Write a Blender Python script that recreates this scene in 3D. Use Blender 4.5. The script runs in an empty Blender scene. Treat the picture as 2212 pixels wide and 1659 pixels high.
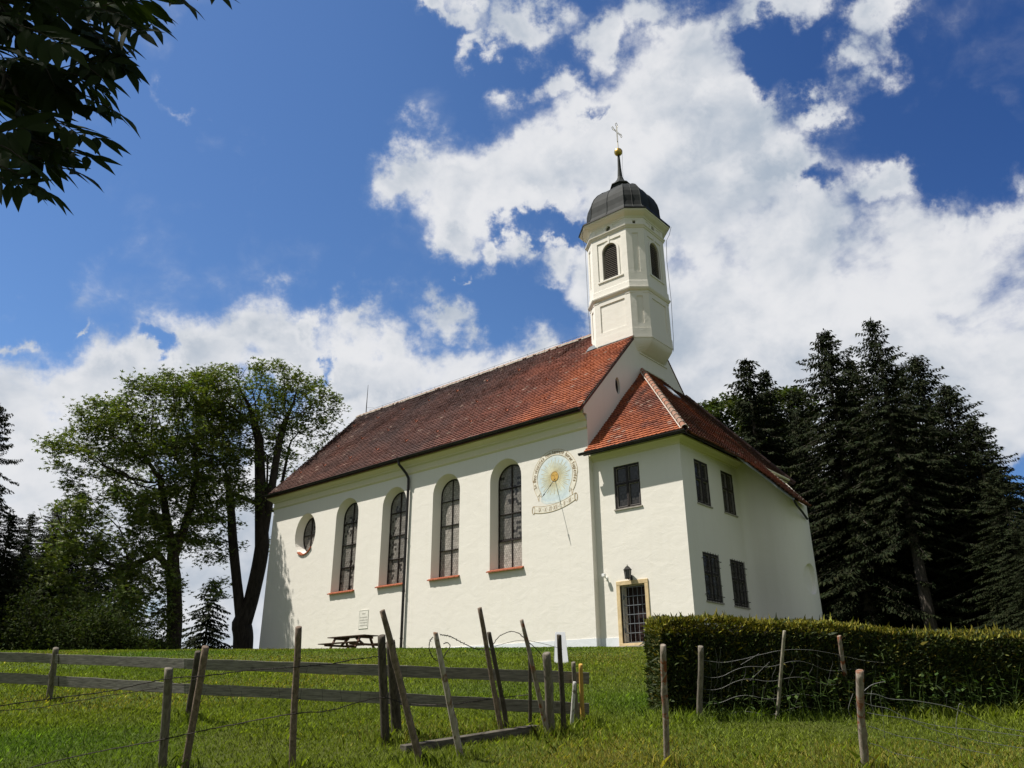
import bpy, bmesh, math, random
import numpy as np
from mathutils import Vector, noise
from mathutils.geometry import tessellate_polygon

random.seed(7)
RNG = np.random.default_rng(7)
SC = bpy.context.scene
COL = SC.collection

# ------------------------------------------------------------------ camera
F_PX, W_PX = 1686.5, 2212.0
YAW, PITCH, ROLL = 0.7091, 0.3830, -0.0056
EYE = Vector((17.7139, -25.4426, -1.7048))
_cy, _sy = math.cos(YAW), math.sin(YAW)
FWD = Vector((-_sy * math.cos(PITCH), _cy * math.cos(PITCH), math.sin(PITCH)))
_r = Vector((_cy, _sy, 0.0))
_u = _r.cross(FWD)
RGT = _r * math.cos(ROLL) + _u * math.sin(ROLL)
UPV = _u * math.cos(ROLL) - _r * math.sin(ROLL)
cd = bpy.data.cameras.new("camera")
cam = bpy.data.objects.new("camera", cd)
COL.objects.link(cam)
from mathutils import Matrix
cam.matrix_world = Matrix(((RGT.x, UPV.x, -FWD.x, EYE.x), (RGT.y, UPV.y, -FWD.y, EYE.y),
                           (RGT.z, UPV.z, -FWD.z, EYE.z), (0, 0, 0, 1)))
cd.sensor_width = 36.0
cd.lens = F_PX / W_PX * 36.0
cd.clip_start, cd.clip_end = 0.05, 3000.0
SC.camera = cam

# ------------------------------------------------------------------ exposure
SC.render.engine = "CYCLES"
SC.view_settings.view_transform = "Standard"
SC.view_settings.look = "None"
SC.view_settings.exposure = 0.42
SC.view_settings.gamma = 1.0
SC.cycles.use_denoising = True
SC.cycles.max_bounces = 6
SC.cycles.transparent_max_bounces = 4

# ------------------------------------------------------------------ sun
SUN_EL, SUN_AZ = math.radians(60.0), math.radians(43.0)       # azimuth from south towards west
SUN = Vector((-math.sin(SUN_AZ) * math.cos(SUN_EL), -math.cos(SUN_AZ) * math.cos(SUN_EL), math.sin(SUN_EL)))
sl = bpy.data.lights.new("sun", "SUN")
sl.energy, sl.angle, sl.color = 5.0, math.radians(0.53), (1.0, 0.95, 0.86)
so = bpy.data.objects.new("sun", sl)
so.rotation_euler = (-SUN).to_track_quat("-Z", "Y").to_euler()
so.location = (0, 0, 60)
COL.objects.link(so)

# ------------------------------------------------------------------ sky with clouds
def make_world():
    w = bpy.data.worlds.new("World")
    SC.world = w
    w.use_nodes = True
    w.cycles.sampling_method = 'MANUAL'
    w.cycles.sample_map_resolution = 512
    nt = w.node_tree
    nt.nodes.clear()
    N = nt.nodes.new

    def L(a, b):
        nt.links.new(a, b)

    def val(s, x):
        if isinstance(x, (int, float)):
            s.default_value = x
        else:
            L(x, s)

    def m(op, a, b=0.0, c=0.0, clamp=False):
        n = N("ShaderNodeMath")
        n.operation, n.use_clamp = op, clamp
        val(n.inputs[0], a), val(n.inputs[1], b), val(n.inputs[2], c)
        return n.outputs[0]

    def dot(a, v):
        n = N("ShaderNodeVectorMath")
        n.operation = "DOT_PRODUCT"
        L(a, n.inputs[0])
        n.inputs[1].default_value = v
        return n.outputs["Value"]

    def comb(x, y, z=0.0):
        n = N("ShaderNodeCombineXYZ")
        val(n.inputs[0], x), val(n.inputs[1], y), val(n.inputs[2], z)
        return n.outputs[0]

    def fbm(vec, scale, detail, rough=0.55, dist=0.0):
        n = N("ShaderNodeTexNoise")
        n.noise_dimensions = "2D"
        L(vec, n.inputs["Vector"])
        n.inputs["Scale"].default_value = scale
        n.inputs["Detail"].default_value = detail
        n.inputs["Roughness"].default_value = rough
        n.inputs["Distortion"].default_value = dist
        return n.outputs["Fac"]

    def sstep(x, a, b):
        n = N("ShaderNodeMapRange")
        n.interpolation_type = "SMOOTHSTEP"
        L(x, n.inputs[0])
        n.inputs[1].default_value, n.inputs[2].default_value = a, b
        return n.outputs[0]

    def mixc(f, a, b):
        n = N("ShaderNodeMix")
        n.data_type = "RGBA"
        val(n.inputs[0], f)
        for s, x in ((n.inputs[6], a), (n.inputs[7], b)):
            if isinstance(x, tuple):
                s.default_value = x
            else:
                L(x, s)
        return n.outputs[2]

    tc = N("ShaderNodeTexCoord")
    d = tc.outputs["Generated"]
    # a fixed tangent plane on the sky sphere, facing north-west and 22 degrees up
    df = m("MAXIMUM", dot(d, tuple(FWD)), 0.08)
    uu = m("DIVIDE", dot(d, tuple(RGT)), df)
    vv = m("DIVIDE", dot(d, tuple(UPV)), df)
    uv0 = comb(uu, vv)
    wn = N("ShaderNodeTexNoise")
    wn.noise_dimensions = "2D"
    L(uv0, wn.inputs["Vector"])
    wn.inputs["Scale"].default_value, wn.inputs["Detail"].default_value, wn.inputs["Roughness"].default_value = 7.0, 6, 0.62
    wm = N("ShaderNodeVectorMath")
    wm.operation = "MULTIPLY_ADD"
    L(wn.outputs["Color"], wm.inputs[0])
    wm.inputs[1].default_value = (0.19, 0.19, 0)
    L(uv0, wm.inputs[2])
    ws = N("ShaderNodeVectorMath")
    ws.operation = "ADD"
    L(wm.outputs[0], ws.inputs[0])
    ws.inputs[1].default_value = (-0.095, -0.095, 0)
    uv = ws.outputs[0]
    # cloud banks: (x, y, rx, ry, turn, weight) in degrees-like units of 1/1686
    B = [(890, 385, 85, 75, 0, 1), (1000, 400, 130, 110, -15, 1), (965, 505, 75, 60, 30, 1), (1120, 370, 150, 95, -20, 1), (1260, 290, 150, 105, -30, 1), (1190, 190, 62, 48, -20, .95),
         (1400, 220, 150, 110, -30, 1), (1500, 150, 110, 90, -25, 1), (1560, 260, 115, 110, 0, 1), (1650, 330, 125, 70, 15, 1), (1330, 400, 130, 120, 0, 1), (1500, 470, 240, 190, 0, 1),
         (1330, 600, 110, 150, 0, 1), (1075, 560, 38, 48, 10, .85), (1180, 560, 70, 50, 0, .85), (975, 20, 75, 30, 25, .9), (1042, 85, 30, 52, 0, .85), (1120, 20, 100, 50, 10, .95), (1280, 70, 62, 85, 15, 1), (1380, 20, 90, 50, 0, .85),
         (1570, 60, 75, 48, -35, .8), (1690, 5, 120, 40, -5, .85), (1740, 225, 80, 34, -35, .82), (1835, 160, 82, 50, -48, .84), (1905, 65, 95, 52, -60, .86), (1480, 70, 90, 60, -20, .9),
         (1930, 385, 105, 58, -12, .92), (1760, 620, 300, 215, 0, 1), (2020, 560, 250, 140, 0, 1), (2160, 500, 130, 80, 0, 1), (1960, 820, 420, 250, 0, 1), (1480, 780, 260, 220, 0, 1), (1560, 1000, 560, 240, 0, 1),
         (70, 860, 130, 115, 0, 1), (30, 750, 70, 32, 0, .8), (190, 830, 140, 95, 0, 1), (330, 870, 150, 90, 0, 1), (470, 800, 120, 105, -20, 1), (590, 745, 105, 82, 0, 1), (655, 700, 45, 38, 0, .8),
         (790, 695, 85, 45, -15, .76), (850, 790, 190, 80, 0, 1), (985, 690, 95, 48, 10, .84), (1060, 730, 70, 45, 20, .8), (1030, 810, 190, 75, 0, 1), (1190, 790, 90, 75, 0, 1), (450, 1150, 820, 280, 0, 1),
         (395, 240, 60, 20, 35, .60), (175, 685, 32, 12, 0, .62), (1020, 602, 16, 14, 0, .7),
         (1170, 485, 65, 26, 15, -.55), (1225, 262, 42, 16, -35, -.45), (1105, 500, 26, 30, 0, -.35), (700, 770, 38, 18, -35, -.45), (335, 765, 50, 20, 10, -.5), (1150, 655, 80, 40, 0, -.5), (2110, 1040, 130, 55, 20, -1.0),
         (1760, 385, 45, 32, 20, -.5), (1655, 140, 40, 60, 20, -.5), (2070, 300, 170, 70, 0, -.5), (30, 500, 170, 120, 0, -.8), (620, 150, 190, 160, 0, -.6)]
    cov, neg = None, None
    for (x, y, rx, ry, a, wt) in B:
        k_ = 1.80 if wt > 0 else 1.5
        mp = N("ShaderNodeMapping")
        mp.vector_type = "TEXTURE"
        L(uv, mp.inputs["Vector"])
        mp.inputs["Location"].default_value = ((x - 1106) / F_PX, (829.5 - y) / F_PX, 0)
        mp.inputs["Rotation"].default_value = (0, 0, -math.radians(a))
        mp.inputs["Scale"].default_value = (k_ * rx / F_PX, k_ * ry / F_PX, 1)
        g = N("ShaderNodeTexGradient")
        g.gradient_type = "SPHERICAL"
        L(mp.outputs[0], g.inputs[0])
        if wt > 0:
            k = g.outputs["Fac"] if wt == 1 else m("MULTIPLY", g.outputs["Fac"], wt)
            cov = k if cov is None else m("SMOOTH_MAX", cov, k, 0.12)
        else:
            neg = m("MULTIPLY", g.outputs["Fac"], wt) if neg is None else m("MULTIPLY_ADD", g.outputs["Fac"], wt, neg)
    cov = m("ADD", cov, neg)
    cov = m("MINIMUM", m("MULTIPLY", m("SUBTRACT", cov, 0.46), 1.4), 0.44)
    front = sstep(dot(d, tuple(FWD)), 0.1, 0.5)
    cov = m("ADD", m("MULTIPLY", cov, front), m("MULTIPLY", m("SUBTRACT", 1.0, front), -0.22))
    # billowing cloud texture on the sky sphere itself, slightly squeezed towards the horizon
    def nz3(vec, scale, detail, rough, dist=0.0):
        n = N("ShaderNodeTexNoise")
        n.noise_dimensions = "3D"
        L(vec, n.inputs["Vector"])
        n.inputs["Scale"].default_value, n.inputs["Detail"].default_value = scale, detail
        n.inputs["Roughness"].default_value, n.inputs["Distortion"].default_value = rough, dist
        return n.outputs["Fac"]
    def puff(vec, scale):
        n = N("ShaderNodeTexVoronoi")
        n.feature = "F1"
        n.normalize = True
        L(vec, n.inputs["Vector"])
        n.inputs["Scale"].default_value, n.inputs["Detail"].default_value = scale, 2.0
        n.inputs["Roughness"].default_value = 0.55
        return n.outputs["Distance"]
    def vmul(vec, t, add=(0, 0, 0)):
        n = N("ShaderNodeVectorMath")
        n.operation = "MULTIPLY_ADD"
        L(vec, n.inputs[0])
        n.inputs[1].default_value, n.inputs[2].default_value = t, add
        return n.outputs[0]
    def warp(vec, amount):
        n = N("ShaderNodeTexNoise")
        L(vec, n.inputs["Vector"])
        n.inputs["Scale"].default_value, n.inputs["Detail"].default_value = 6.0, 4
        a = N("ShaderNodeVectorMath")
        a.operation = "MULTIPLY_ADD"
        L(n.outputs["Color"], a.inputs[0])
        a.inputs[1].default_value = (amount,) * 3
        L(vec, a.inputs[2])
        return a.outputs[0]
    p0 = warp(vmul(d, (1, 1, 1.25)), 0.085)
    st = SUN * 0.030
    p1 = warp(vmul(d, (1, 1, 1.25), (st.x, st.y, st.z * 1.25)), 0.085)
    def shape(p):
        return m("ADD", m("MULTIPLY", m("SUBTRACT", nz3(p, 6.0, 10, 0.60), 0.5), 2.3), m("MULTIPLY", m("SUBTRACT", 0.40, puff(p, 12.0)), 0.75))
    s0 = shape(p0)
    l0, l1 = nz3(p0, 6.0, 5, 0.60), nz3(p1, 6.0, 5, 0.60)
    dens = m("ADD", cov, s0)
    alpha = m("ADD", m("MULTIPLY", m("POWER", sstep(dens, -0.28, 0.30), 1.2), 0.66), m("MULTIPLY", sstep(dens, -0.48, 0.46), 0.34))
    lit = m("ADD", m("MULTIPLY", m("SUBTRACT", l0, l1), 1.8), 0.68)
    soft = nz3(vmul(d, (1, 1, 1.6), (3, 1, 7)), 3.4, 5, 0.55, 0.3)
    lit = m("ADD", lit, m("MULTIPLY", m("SUBTRACT", soft, 0.5), 1.15))
    thick = sstep(dens, 0.25, 0.95)
    lit = m("SUBTRACT", lit, m("MULTIPLY", thick, 0.36), clamp=True)
    lit = sstep(lit, 0.10, 0.92)
    CB = 6.4
    cloud = mixc(lit, (0.47 * CB, 0.55 * CB, 0.66 * CB, 1), (0.93 * CB, 0.94 * CB, 0.97 * CB, 1))
    sky = N("ShaderNodeTexSky")
    sky.sky_type = "NISHITA"
    sky.sun_disc = False
    sky.sun_elevation = SUN_EL
    sky.sun_rotation = math.atan2(SUN.x, SUN.y)
    sky.altitude = 700
    sky.air_density, sky.dust_density, sky.ozone_density = 1.0, 0.6, 2.2
    hs = N("ShaderNodeHueSaturation")
    hs.inputs["Saturation"].default_value = 1.20
    hs.inputs["Hue"].default_value = 0.507
    hs.inputs["Value"].default_value = 1.04
    L(sky.outputs[0], hs.inputs["Color"])
    # deeper blue away from the sun (upper right), paler and dimmer behind the viewer
    away = sstep(dot(d, tuple((RGT * 0.80 + UPV * 0.45 + FWD * 0.4).normalized())), 0.35, 0.98)
    dk = N("ShaderNodeMix")
    dk.data_type, dk.blend_type = "RGBA", "MULTIPLY"
    dk.inputs[0].default_value = 1.0
    L(hs.outputs[0], dk.inputs[6])
    L(mixc(away, (1.0, 1.03, 1.0, 1), (0.42, 0.55, 0.72, 1)), dk.inputs[7])
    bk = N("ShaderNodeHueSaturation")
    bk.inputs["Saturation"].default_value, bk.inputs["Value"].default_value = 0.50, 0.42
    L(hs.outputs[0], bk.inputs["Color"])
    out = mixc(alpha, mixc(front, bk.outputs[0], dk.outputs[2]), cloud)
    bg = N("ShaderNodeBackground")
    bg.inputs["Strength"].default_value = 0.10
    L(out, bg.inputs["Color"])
    wo = N("ShaderNodeOutputWorld")
    L(bg.outputs[0], wo.inputs["Surface"])
make_world()

# ------------------------------------------------------------------ helpers
def pray(x, y):
    """direction through a point of the 2212 x 1659 survey frame"""
    return FWD + RGT * ((x - 1106) / F_PX) - UPV * ((y - 829.5) / F_PX)

def at_depth(x, y, dep):
    return EYE + pray(x, y) * dep

def ground_z(x, y):
    k = 0.3
    pz = 0.42 - 0.0788 * x + 0.0938 * y
    q = -(pz - 0.1) / k
    s = np.where(q > 30, q, np.log1p(np.exp(np.minimum(q, 30.0))))
    z = 0.1 - k * s
    return np.maximum(z, -9.0)

def gz(x, y):
    return float(ground_z(np.float64(x), np.float64(y)))

def on_ground(x, y):
    d = pray(x, y)
    d = d / math.hypot(d.x, d.y)
    t = 3.0
    while t < 90:
        p = EYE + d * t
        if p.z < gz(p.x, p.y):
            return p
        t += 0.02
    return None

def depth_of(p):
    return (Vector(p) - EYE).dot(FWD)

def prop(o, label=None, cat=None, group=None, kind=None):
    if label: o["label"] = label
    if cat: o["category"] = cat
    if group: o["group"] = group
    if kind: o["kind"] = kind
    return o

def thing(name, loc, label, cat, group=None):
    o = bpy.data.objects.new(name, None)
    o.empty_display_size = 0.3
    o.location = loc
    COL.objects.link(o)
    return prop(o, label, cat, group)

def wloc(o):
    v = Vector((0, 0, 0))
    while o:
        v += o.location
        o = o.parent
    return v

class MB:
    """collects polygons in world coordinates, builds one mesh object"""
    def __init__(s):
        s.v, s.f, s.c = [], [], []
    def add(s, pts, faces, c=None):
        b = len(s.v)
        s.v += [tuple(p) for p in pts]
        for f in faces:
            s.f.append(tuple(b + i for i in f))
            s.c.append(c)
    def box(s, x0, x1, y0, y1, z0, z1, c=None):
        p = [(x, y, z) for z in (z0, z1) for y in (y0, y1) for x in (x0, x1)]
        s.add(p, [(0, 2, 3, 1), (4, 5, 7, 6), (0, 1, 5, 4), (2, 6, 7, 3), (0, 4, 6, 2), (1, 3, 7, 5)], c)
    def bar(s, a, b, w, h, up=Vector((0, 0, 1)), c=None):
        a, b = Vector(a), Vector(b)
        t = (b - a).normalized()
        sd = t.cross(Vector(up))
        if sd.length < 1e-4: sd = t.cross(Vector((1, 0, 0)))
        sd.normalize()
        u = sd.cross(t)
        p = [q + sd * i * w / 2 + u * j * h / 2 for q in (a, b) for i, j in ((-1, -1), (1, -1), (1, 1), (-1, 1))]
        s.add(p, [(3, 2, 1, 0), (4, 5, 6, 7), (0, 1, 5, 4), (1, 2, 6, 5), (2, 3, 7, 6), (3, 0, 4, 7)], c)
    def tube(s, pts, rad, n=8, cap=True, c=None):
        pts = [Vector(p) for p in pts]
        if not isinstance(rad, (list, tuple)): rad = [rad] * len(pts)
        b = len(s.v)
        ref = Vector((0.31, 0.17, 0.93))
        for i, p in enumerate(pts):
            t = (pts[min(i + 1, len(pts) - 1)] - pts[max(i - 1, 0)])
            t = t.normalized() if t.length > 1e-9 else Vector((0, 0, 1))
            if abs(t.dot(ref)) > 0.97: ref = Vector((1, 0.1, 0.05))
            a = t.cross(ref).normalized()
            ref = a.cross(t)
            o = t.cross(a)
            for k in range(n):
                q = 2 * math.pi * k / n
                s.v.append(tuple(p + (a * math.cos(q) + o * math.sin(q)) * rad[i]))
        for i in range(len(pts) - 1):
            for k in range(n):
                k2 = (k + 1) % n
                s.f.append((b + i * n + k, b + i * n + k2, b + (i + 1) * n + k2, b + (i + 1) * n + k))
                s.c.append(c)
        if cap:
            s.f.append(tuple(b + k for k in reversed(range(n)))); s.c.append(c)
            e = b + (len(pts) - 1) * n
            s.f.append(tuple(e + k for k in range(n))); s.c.append(c)
    def loft(s, loops, closed=True, cap0=False, cap1=False, c=None):
        n = len(loops[0])
        b = len(s.v)
        for lp in loops: s.v += [tuple(p) for p in lp]
        for i in range(len(loops) - 1):
            for k in range(n if closed else n - 1):
                k2 = (k + 1) % n
                s.f.append((b + i * n + k, b + i * n + k2, b + (i + 1) * n + k2, b + (i + 1) * n + k)); s.c.append(c)
        if cap0: s.f.append(tuple(b + k for k in reversed(range(n)))); s.c.append(c)
        if cap1:
            e = b + (len(loops) - 1) * n
            s.f.append(tuple(e + k for k in range(n))); s.c.append(c)
    def build(s, name, mat, parent=None, smooth=False, bevel=0.0, loc=None, cols=None):
        off = wloc(parent) if parent else Vector(loc or (0, 0, 0))
        me = bpy.data.meshes.new(name)
        me.from_pydata([(x - off.x, y - off.y, z - off.z) for x, y, z in s.v], [], s.f)
        if any(c is not None for c in s.c):
            at = me.attributes.new("tint", "FLOAT_COLOR", "FACE")
            arr = np.array([(c if c is not None else (0.5, 0.5, 0.5)) for c in s.c], dtype=np.float32)
            at.data.foreach_set("color", np.concatenate([arr, np.ones((len(arr), 1), np.float32)], 1).ravel())
        if smooth: me.shade_smooth()
        me.materials.append(mat)
        o = bpy.data.objects.new(name, me)
        COL.objects.link(o)
        if parent: o.parent = parent
        else: o.location = off
        if bevel:
            bv = o.modifiers.new("bevel", "BEVEL")
            bv.width, bv.segments, bv.limit_method = bevel, 2, "ANGLE"
        return o

def np_mesh(name, V, Q, mat, parent=None, tint=None, loc=None):
    """big quad mesh from arrays (world coordinates)"""
    off = wloc(parent) if parent else Vector(loc or (0, 0, 0))
    V = (np.asarray(V, np.float32) - np.array(off, np.float32)).astype(np.float32)
    Q = np.asarray(Q, np.int32)
    me = bpy.data.meshes.new(name)
    me.vertices.add(len(V)); me.vertices.foreach_set("co", V.ravel())
    me.loops.add(Q.size); me.loops.foreach_set("vertex_index", Q.ravel())
    me.polygons.add(len(Q))
    me.polygons.foreach_set("loop_start", np.arange(0, Q.size, Q.shape[1], dtype=np.int32))
    me.polygons.foreach_set("loop_total", np.full(len(Q), Q.shape[1], np.int32))
    if tint is not None:
        at = me.attributes.new("tint", "FLOAT_COLOR", "FACE")
        at.data.foreach_set("color", np.concatenate([np.asarray(tint, np.float32), np.ones((len(Q), 1), np.float32)], 1).ravel())
    me.update(calc_edges=True)
    me.materials.append(mat)
    o = bpy.data.objects.new(name, me)
    COL.objects.link(o)
    if parent: o.parent = parent
    else: o.location = off
    return o

def kites(P, D, S, ln, wd, bend=None):
    """n leaf kites: base, two sides, tip"""
    n = len(P)
    ln, wd = np.asarray(ln)[:, None], np.asarray(wd)[:, None]
    mid = P + D * ln * 0.45
    tip = P + D * ln
    if bend is not None: tip = tip + bend
    V = np.empty((n, 4, 3))
    V[:, 0], V[:, 1], V[:, 2], V[:, 3] = P, mid + S * wd / 2, tip, mid - S * wd / 2
    return V.reshape(-1, 3), np.arange(4 * n).reshape(n, 4)

def unit(a):
    return a / np.maximum(np.linalg.norm(a, axis=-1, keepdims=True), 1e-9)

def rdir(n):
    return unit(RNG.normal(size=(n, 3)))

# ------------------------------------------------------------------ materials
class NT:
    def __init__(s, name):
        s.m = bpy.data.materials.new(name)
        s.m.use_nodes = True
        s.t = s.m.node_tree
        s.b = s.t.nodes["Principled BSDF"]
        s.out = s.t.nodes["Material Output"]
    def n(s, k): return s.t.nodes.new(k)
    def l(s, a, b): s.t.links.new(a, b)
    def co(s, kind="Object", scale=(1, 1, 1)):
        tc = s.n("ShaderNodeTexCoord")
        mp = s.n("ShaderNodeMapping")
        mp.inputs["Scale"].default_value = scale
        s.l(tc.outputs[kind], mp.inputs[0])
        return mp.outputs[0]
    def noise(s, vec, scale, detail=4, rough=0.55, dist=0.0):
        n = s.n("ShaderNodeTexNoise")
        s.l(vec, n.inputs["Vector"])
        n.inputs["Scale"].default_value, n.inputs["Detail"].default_value = scale, detail
        n.inputs["Roughness"].default_value, n.inputs["Distortion"].default_value = rough, dist
        return n.outputs["Fac"]
    def ramp(s, fac, stops):
        r = s.n("ShaderNodeValToRGB")
        e = r.color_ramp.elements
        while len(e) < len(stops): e.new(0.5)
        for k, (p, c) in zip(e, stops): k.position, k.color = p, (*c, 1)
        s.l(fac, r.inputs[0])
        return r.outputs[0]
    def mix(s, f, a, b, mode="MIX"):
        n = s.n("ShaderNodeMix")
        n.data_type, n.blend_type = "RGBA", mode
        for i, x in ((0, f), (6, a), (7, b)):
            if isinstance(x, (int, float)): n.inputs[i].default_value = x
            elif isinstance(x, tuple): n.inputs[i].default_value = (*x, 1)
            else: s.l(x, n.inputs[i])
        return n.outputs[2]
    def math(s, op, a, b):
        n = s.n("ShaderNodeMath")
        n.operation = op
        for i, x in ((0, a), (1, b)):
            if isinstance(x, (int, float)): n.inputs[i].default_value = x
            else: s.l(x, n.inputs[i])
        return n.outputs[0]
    def tint(s):
        a = s.n("ShaderNodeAttribute")
        a.attribute_name = "tint"
        return a.outputs["Color"]
    def color(s, x):
        if isinstance(x, tuple): s.b.inputs["Base Color"].default_value = (*x, 1)
        else: s.l(x, s.b.inputs["Base Color"])
    def bump(s, h, strength, dist=0.02):
        b = s.n("ShaderNodeBump")
        b.inputs["Strength"].default_value, b.inputs["Distance"].default_value = strength, dist
        s.l(h, b.inputs["Height"])
        s.l(b.outputs[0], s.b.inputs["Normal"])
    def rough(s, r, spec=None):
        s.b.inputs["Roughness"].default_value = r
        if spec is not None: s.b.inputs["Specular IOR Level"].default_value = spec
        return s

def simple(name, c, rough=0.7, metal=0.0, var=0.25, scale=9.0, bump=0.0, spec=0.3):
    t = NT(name)
    f = t.noise(t.co(), scale, 5)
    t.color(t.ramp(f, [(0.3, tuple(x * (1 - var) for x in c)), (0.7, tuple(min(1, x * (1 + var)) for x in c))]))
    t.rough(rough, spec)
    t.b.inputs["Metallic"].default_value = metal
    if bump: t.bump(t.noise(t.co(), scale * 3, 6), bump, 0.01)
    return t.m

def plaster(name, c, bump=0.42):
    t = NT(name)
    v = t.co()
    big = t.noise(v, 0.55, 5, 0.6)
    mid = t.noise(t.co("Object", (0.9, 0.9, 1.3)), 1.7, 6, 0.55, 0.5)
    blot = t.mix(big, tuple(x * 0.955 for x in c), tuple(min(1, x * 1.03) for x in c))
    streak = t.ramp(t.noise(t.co("Object", (3.0, 3.0, 0.22)), 1.6, 5, 0.6), [(0.50, (1, 1, 1)), (0.85, (0.965, 0.96, 0.945))])
    t.color(t.mix(1.0, blot, streak, "MULTIPLY"))
    t.rough(0.92, 0.15)
    chips = t.ramp(t.noise(t.co("Object", (1.0, 1.0, 2.2)), 3.1, 3, 0.5, 1.2), [(0.66, (0, 0, 0)), (0.70, (1, 1, 1)), (0.74, (0.2, 0.2, 0.2))])
    fine = t.noise(v, 34, 6, 0.65)
    h = t.math("ADD", t.math("MULTIPLY", mid, 0.9), t.math("ADD", t.math("MULTIPLY", chips, 0.12), t.math("MULTIPLY", fine, 0.07)))
    t.bump(h, bump, 0.035)
    return t.m

def foliage(name, c, trans=0.35, rough=0.55, var=0.25, spec=0.25):
    """leaf material: colour comes from the leaf's own tint"""
    t = NT(name)
    col = t.mix(1.0, c, t.tint(), "MULTIPLY")
    t.color(col)
    t.rough(rough, spec)
    tr = t.n("ShaderNodeBsdfTranslucent")
    t.l(t.mix(1.0, col, (1.25, 1.35, 0.5), "MULTIPLY"), tr.inputs["Color"])
    mx = t.n("ShaderNodeMixShader")
    mx.inputs[0].default_value = trans
    t.l(t.b.outputs[0], mx.inputs[1]); t.l(tr.outputs[0], mx.inputs[2])
    t.l(mx.outputs[0], t.out.inputs["Surface"])
    return t.m

def tinted(name, c, rough=0.8, spec=0.2, bump=0.0, bscale=60):
    t = NT(name)
    v = t.noise(t.co(), 6, 5, 0.6)
    t.color(t.mix(1.0, t.mix(1.0, c, t.tint(), "MULTIPLY"), t.ramp(v, [(0.25, (0.82, 0.82, 0.82)), (0.75, (1.15, 1.15, 1.15))]), "MULTIPLY"))
    t.rough(rough, spec)
    if bump: t.bump(t.noise(t.co(), bscale, 4), bump, 0.006)
    return t.m

def bark(name, c0, c1, stretch=(1, 1, 0.22), scale=26, bump=0.8, patch=None):
    t = NT(name)
    v = t.co("Object", stretch)
    f = t.noise(v, scale, 7, 0.65, 0.6)
    col = t.ramp(f, [(0.32, c0), (0.68, c1)])
    if patch:
        p = t.ramp(t.noise(t.co(), 5.5, 4, 0.6, 0.8), [(0.52, (0, 0, 0)), (0.58, (1, 1, 1))])
        col = t.mix(p, col, patch)
    t.color(col)
    t.rough(0.9, 0.15)
    t.bump(f, bump, 0.012)
    return t.m

M = {}
M["plaster"] = plaster("cream_plaster", (0.80, 0.765, 0.70))
M["trim"] = plaster("ochre_plaster", (0.74, 0.69, 0.50), 0.3)
M["plinth"] = plaster("pale_plinth", (0.73, 0.76, 0.80), 0.4)
M["tile"] = tinted("clay_tile", (1, 1, 1), 0.78, 0.25, 0.3, 40)
M["mortar"] = simple("lime_mortar", (0.55, 0.50, 0.44), 0.95, 0, 0.25, 14)
M["ridge"] = tinted("ridge_clay", (1, 1, 1), 0.8, 0.2)
M["gutter"] = simple("dark_gutter_metal", (0.022, 0.020, 0.019), 0.45, 0.3, 0.3, 3, 0, 0.4)
M["zinc"] = simple("grey_zinc", (0.30, 0.33, 0.35), 0.5, 0.4, 0.2, 5)
M["dome"] = simple("weathered_dome_sheet", (0.026, 0.029, 0.029), 0.72, 0.0, 0.35, 2.2, 0, 0.18)
M["gold"] = simple("gilded_metal", (0.62, 0.42, 0.12), 0.38, 0.85, 0.2, 4)
M["palemetal"] = simple("pale_gilt_iron", (0.48, 0.44, 0.36), 0.5, 0.2, 0.1, 4)
M["frame"] = simple("dark_brown_frame", (0.020, 0.014, 0.012), 0.6, 0, 0.3, 20)
M["iron"] = simple("dark_iron", (0.03, 0.028, 0.027), 0.55, 0.5, 0.3, 20)
M["greybar"] = simple("grey_painted_iron", (0.22, 0.235, 0.26), 0.5, 0.2, 0.15, 20)
M["void"] = simple("dark_interior", (0.012, 0.010, 0.010), 0.9)
M["stone"] = simple("ochre_sandstone", (0.62, 0.48, 0.28), 0.9, 0, 0.18, 5, 0.4)
M["step"] = simple("grey_stone_step", (0.28, 0.25, 0.20), 0.9, 0, 0.2, 9, 0.4)
M["brick"] = simple("red_clay_sill", (0.33, 0.10, 0.05), 0.85, 0, 0.35, 12, 0.5)
M["reddoor"] = simple("old_red_door", (0.020, 0.008, 0.007), 0.6, 0, 0.4, 14)
M["glass"] = tinted("leaded_glass", (1, 1, 1), 0.22, 0.5)
M["lead"] = simple("lead_came", (0.05, 0.05, 0.05), 0.6, 0.2, 0.2, 20)
M["mesh"] = tinted("dusty_guard_glass", (1, 1, 1), 0.6, 0.2)
M["white"] = simple("white_plastic", (0.80, 0.80, 0.80), 0.4, 0, 0.03, 5)
M["boardwhite"] = simple("white_board", (0.78, 0.79, 0.82), 0.5, 0, 0.03, 4)
M["lampglass"] = simple("smoky_lamp_glass", (0.10, 0.10, 0.10), 0.2, 0, 0.2, 8, 0, 0.5)
M["louvre"] = simple("weathered_louvre_wood", (0.27, 0.24, 0.215), 0.85, 0, 0.3, 10)
M["skyglass"] = simple("roof_window_glass", (0.35, 0.40, 0.46), 0.15, 0.3, 0.05, 2, 0, 0.6)
M["tablewood"] = simple("dark_picnic_wood", (0.055, 0.030, 0.020), 0.75, 0, 0.4, 6, 0.3)
M["tableleg"] = simple("brown_leg_wood", (0.085, 0.042, 0.026), 0.75, 0, 0.4, 6, 0.3)
M["paint"] = tinted("lime_paint", (1, 1, 1), 0.95, 0.05)
M["wire"] = simple("rusty_barbed_wire", (0.035, 0.028, 0.024), 0.7, 0.4, 0.4, 30)
M["netwire"] = simple("galvanised_wire", (0.20, 0.20, 0.19), 0.65, 0.3, 0.25, 20)
M["cable"] = simple("thin_grey_cable", (0.12, 0.12, 0.12), 0.6, 0.3, 0.2, 10)

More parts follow.
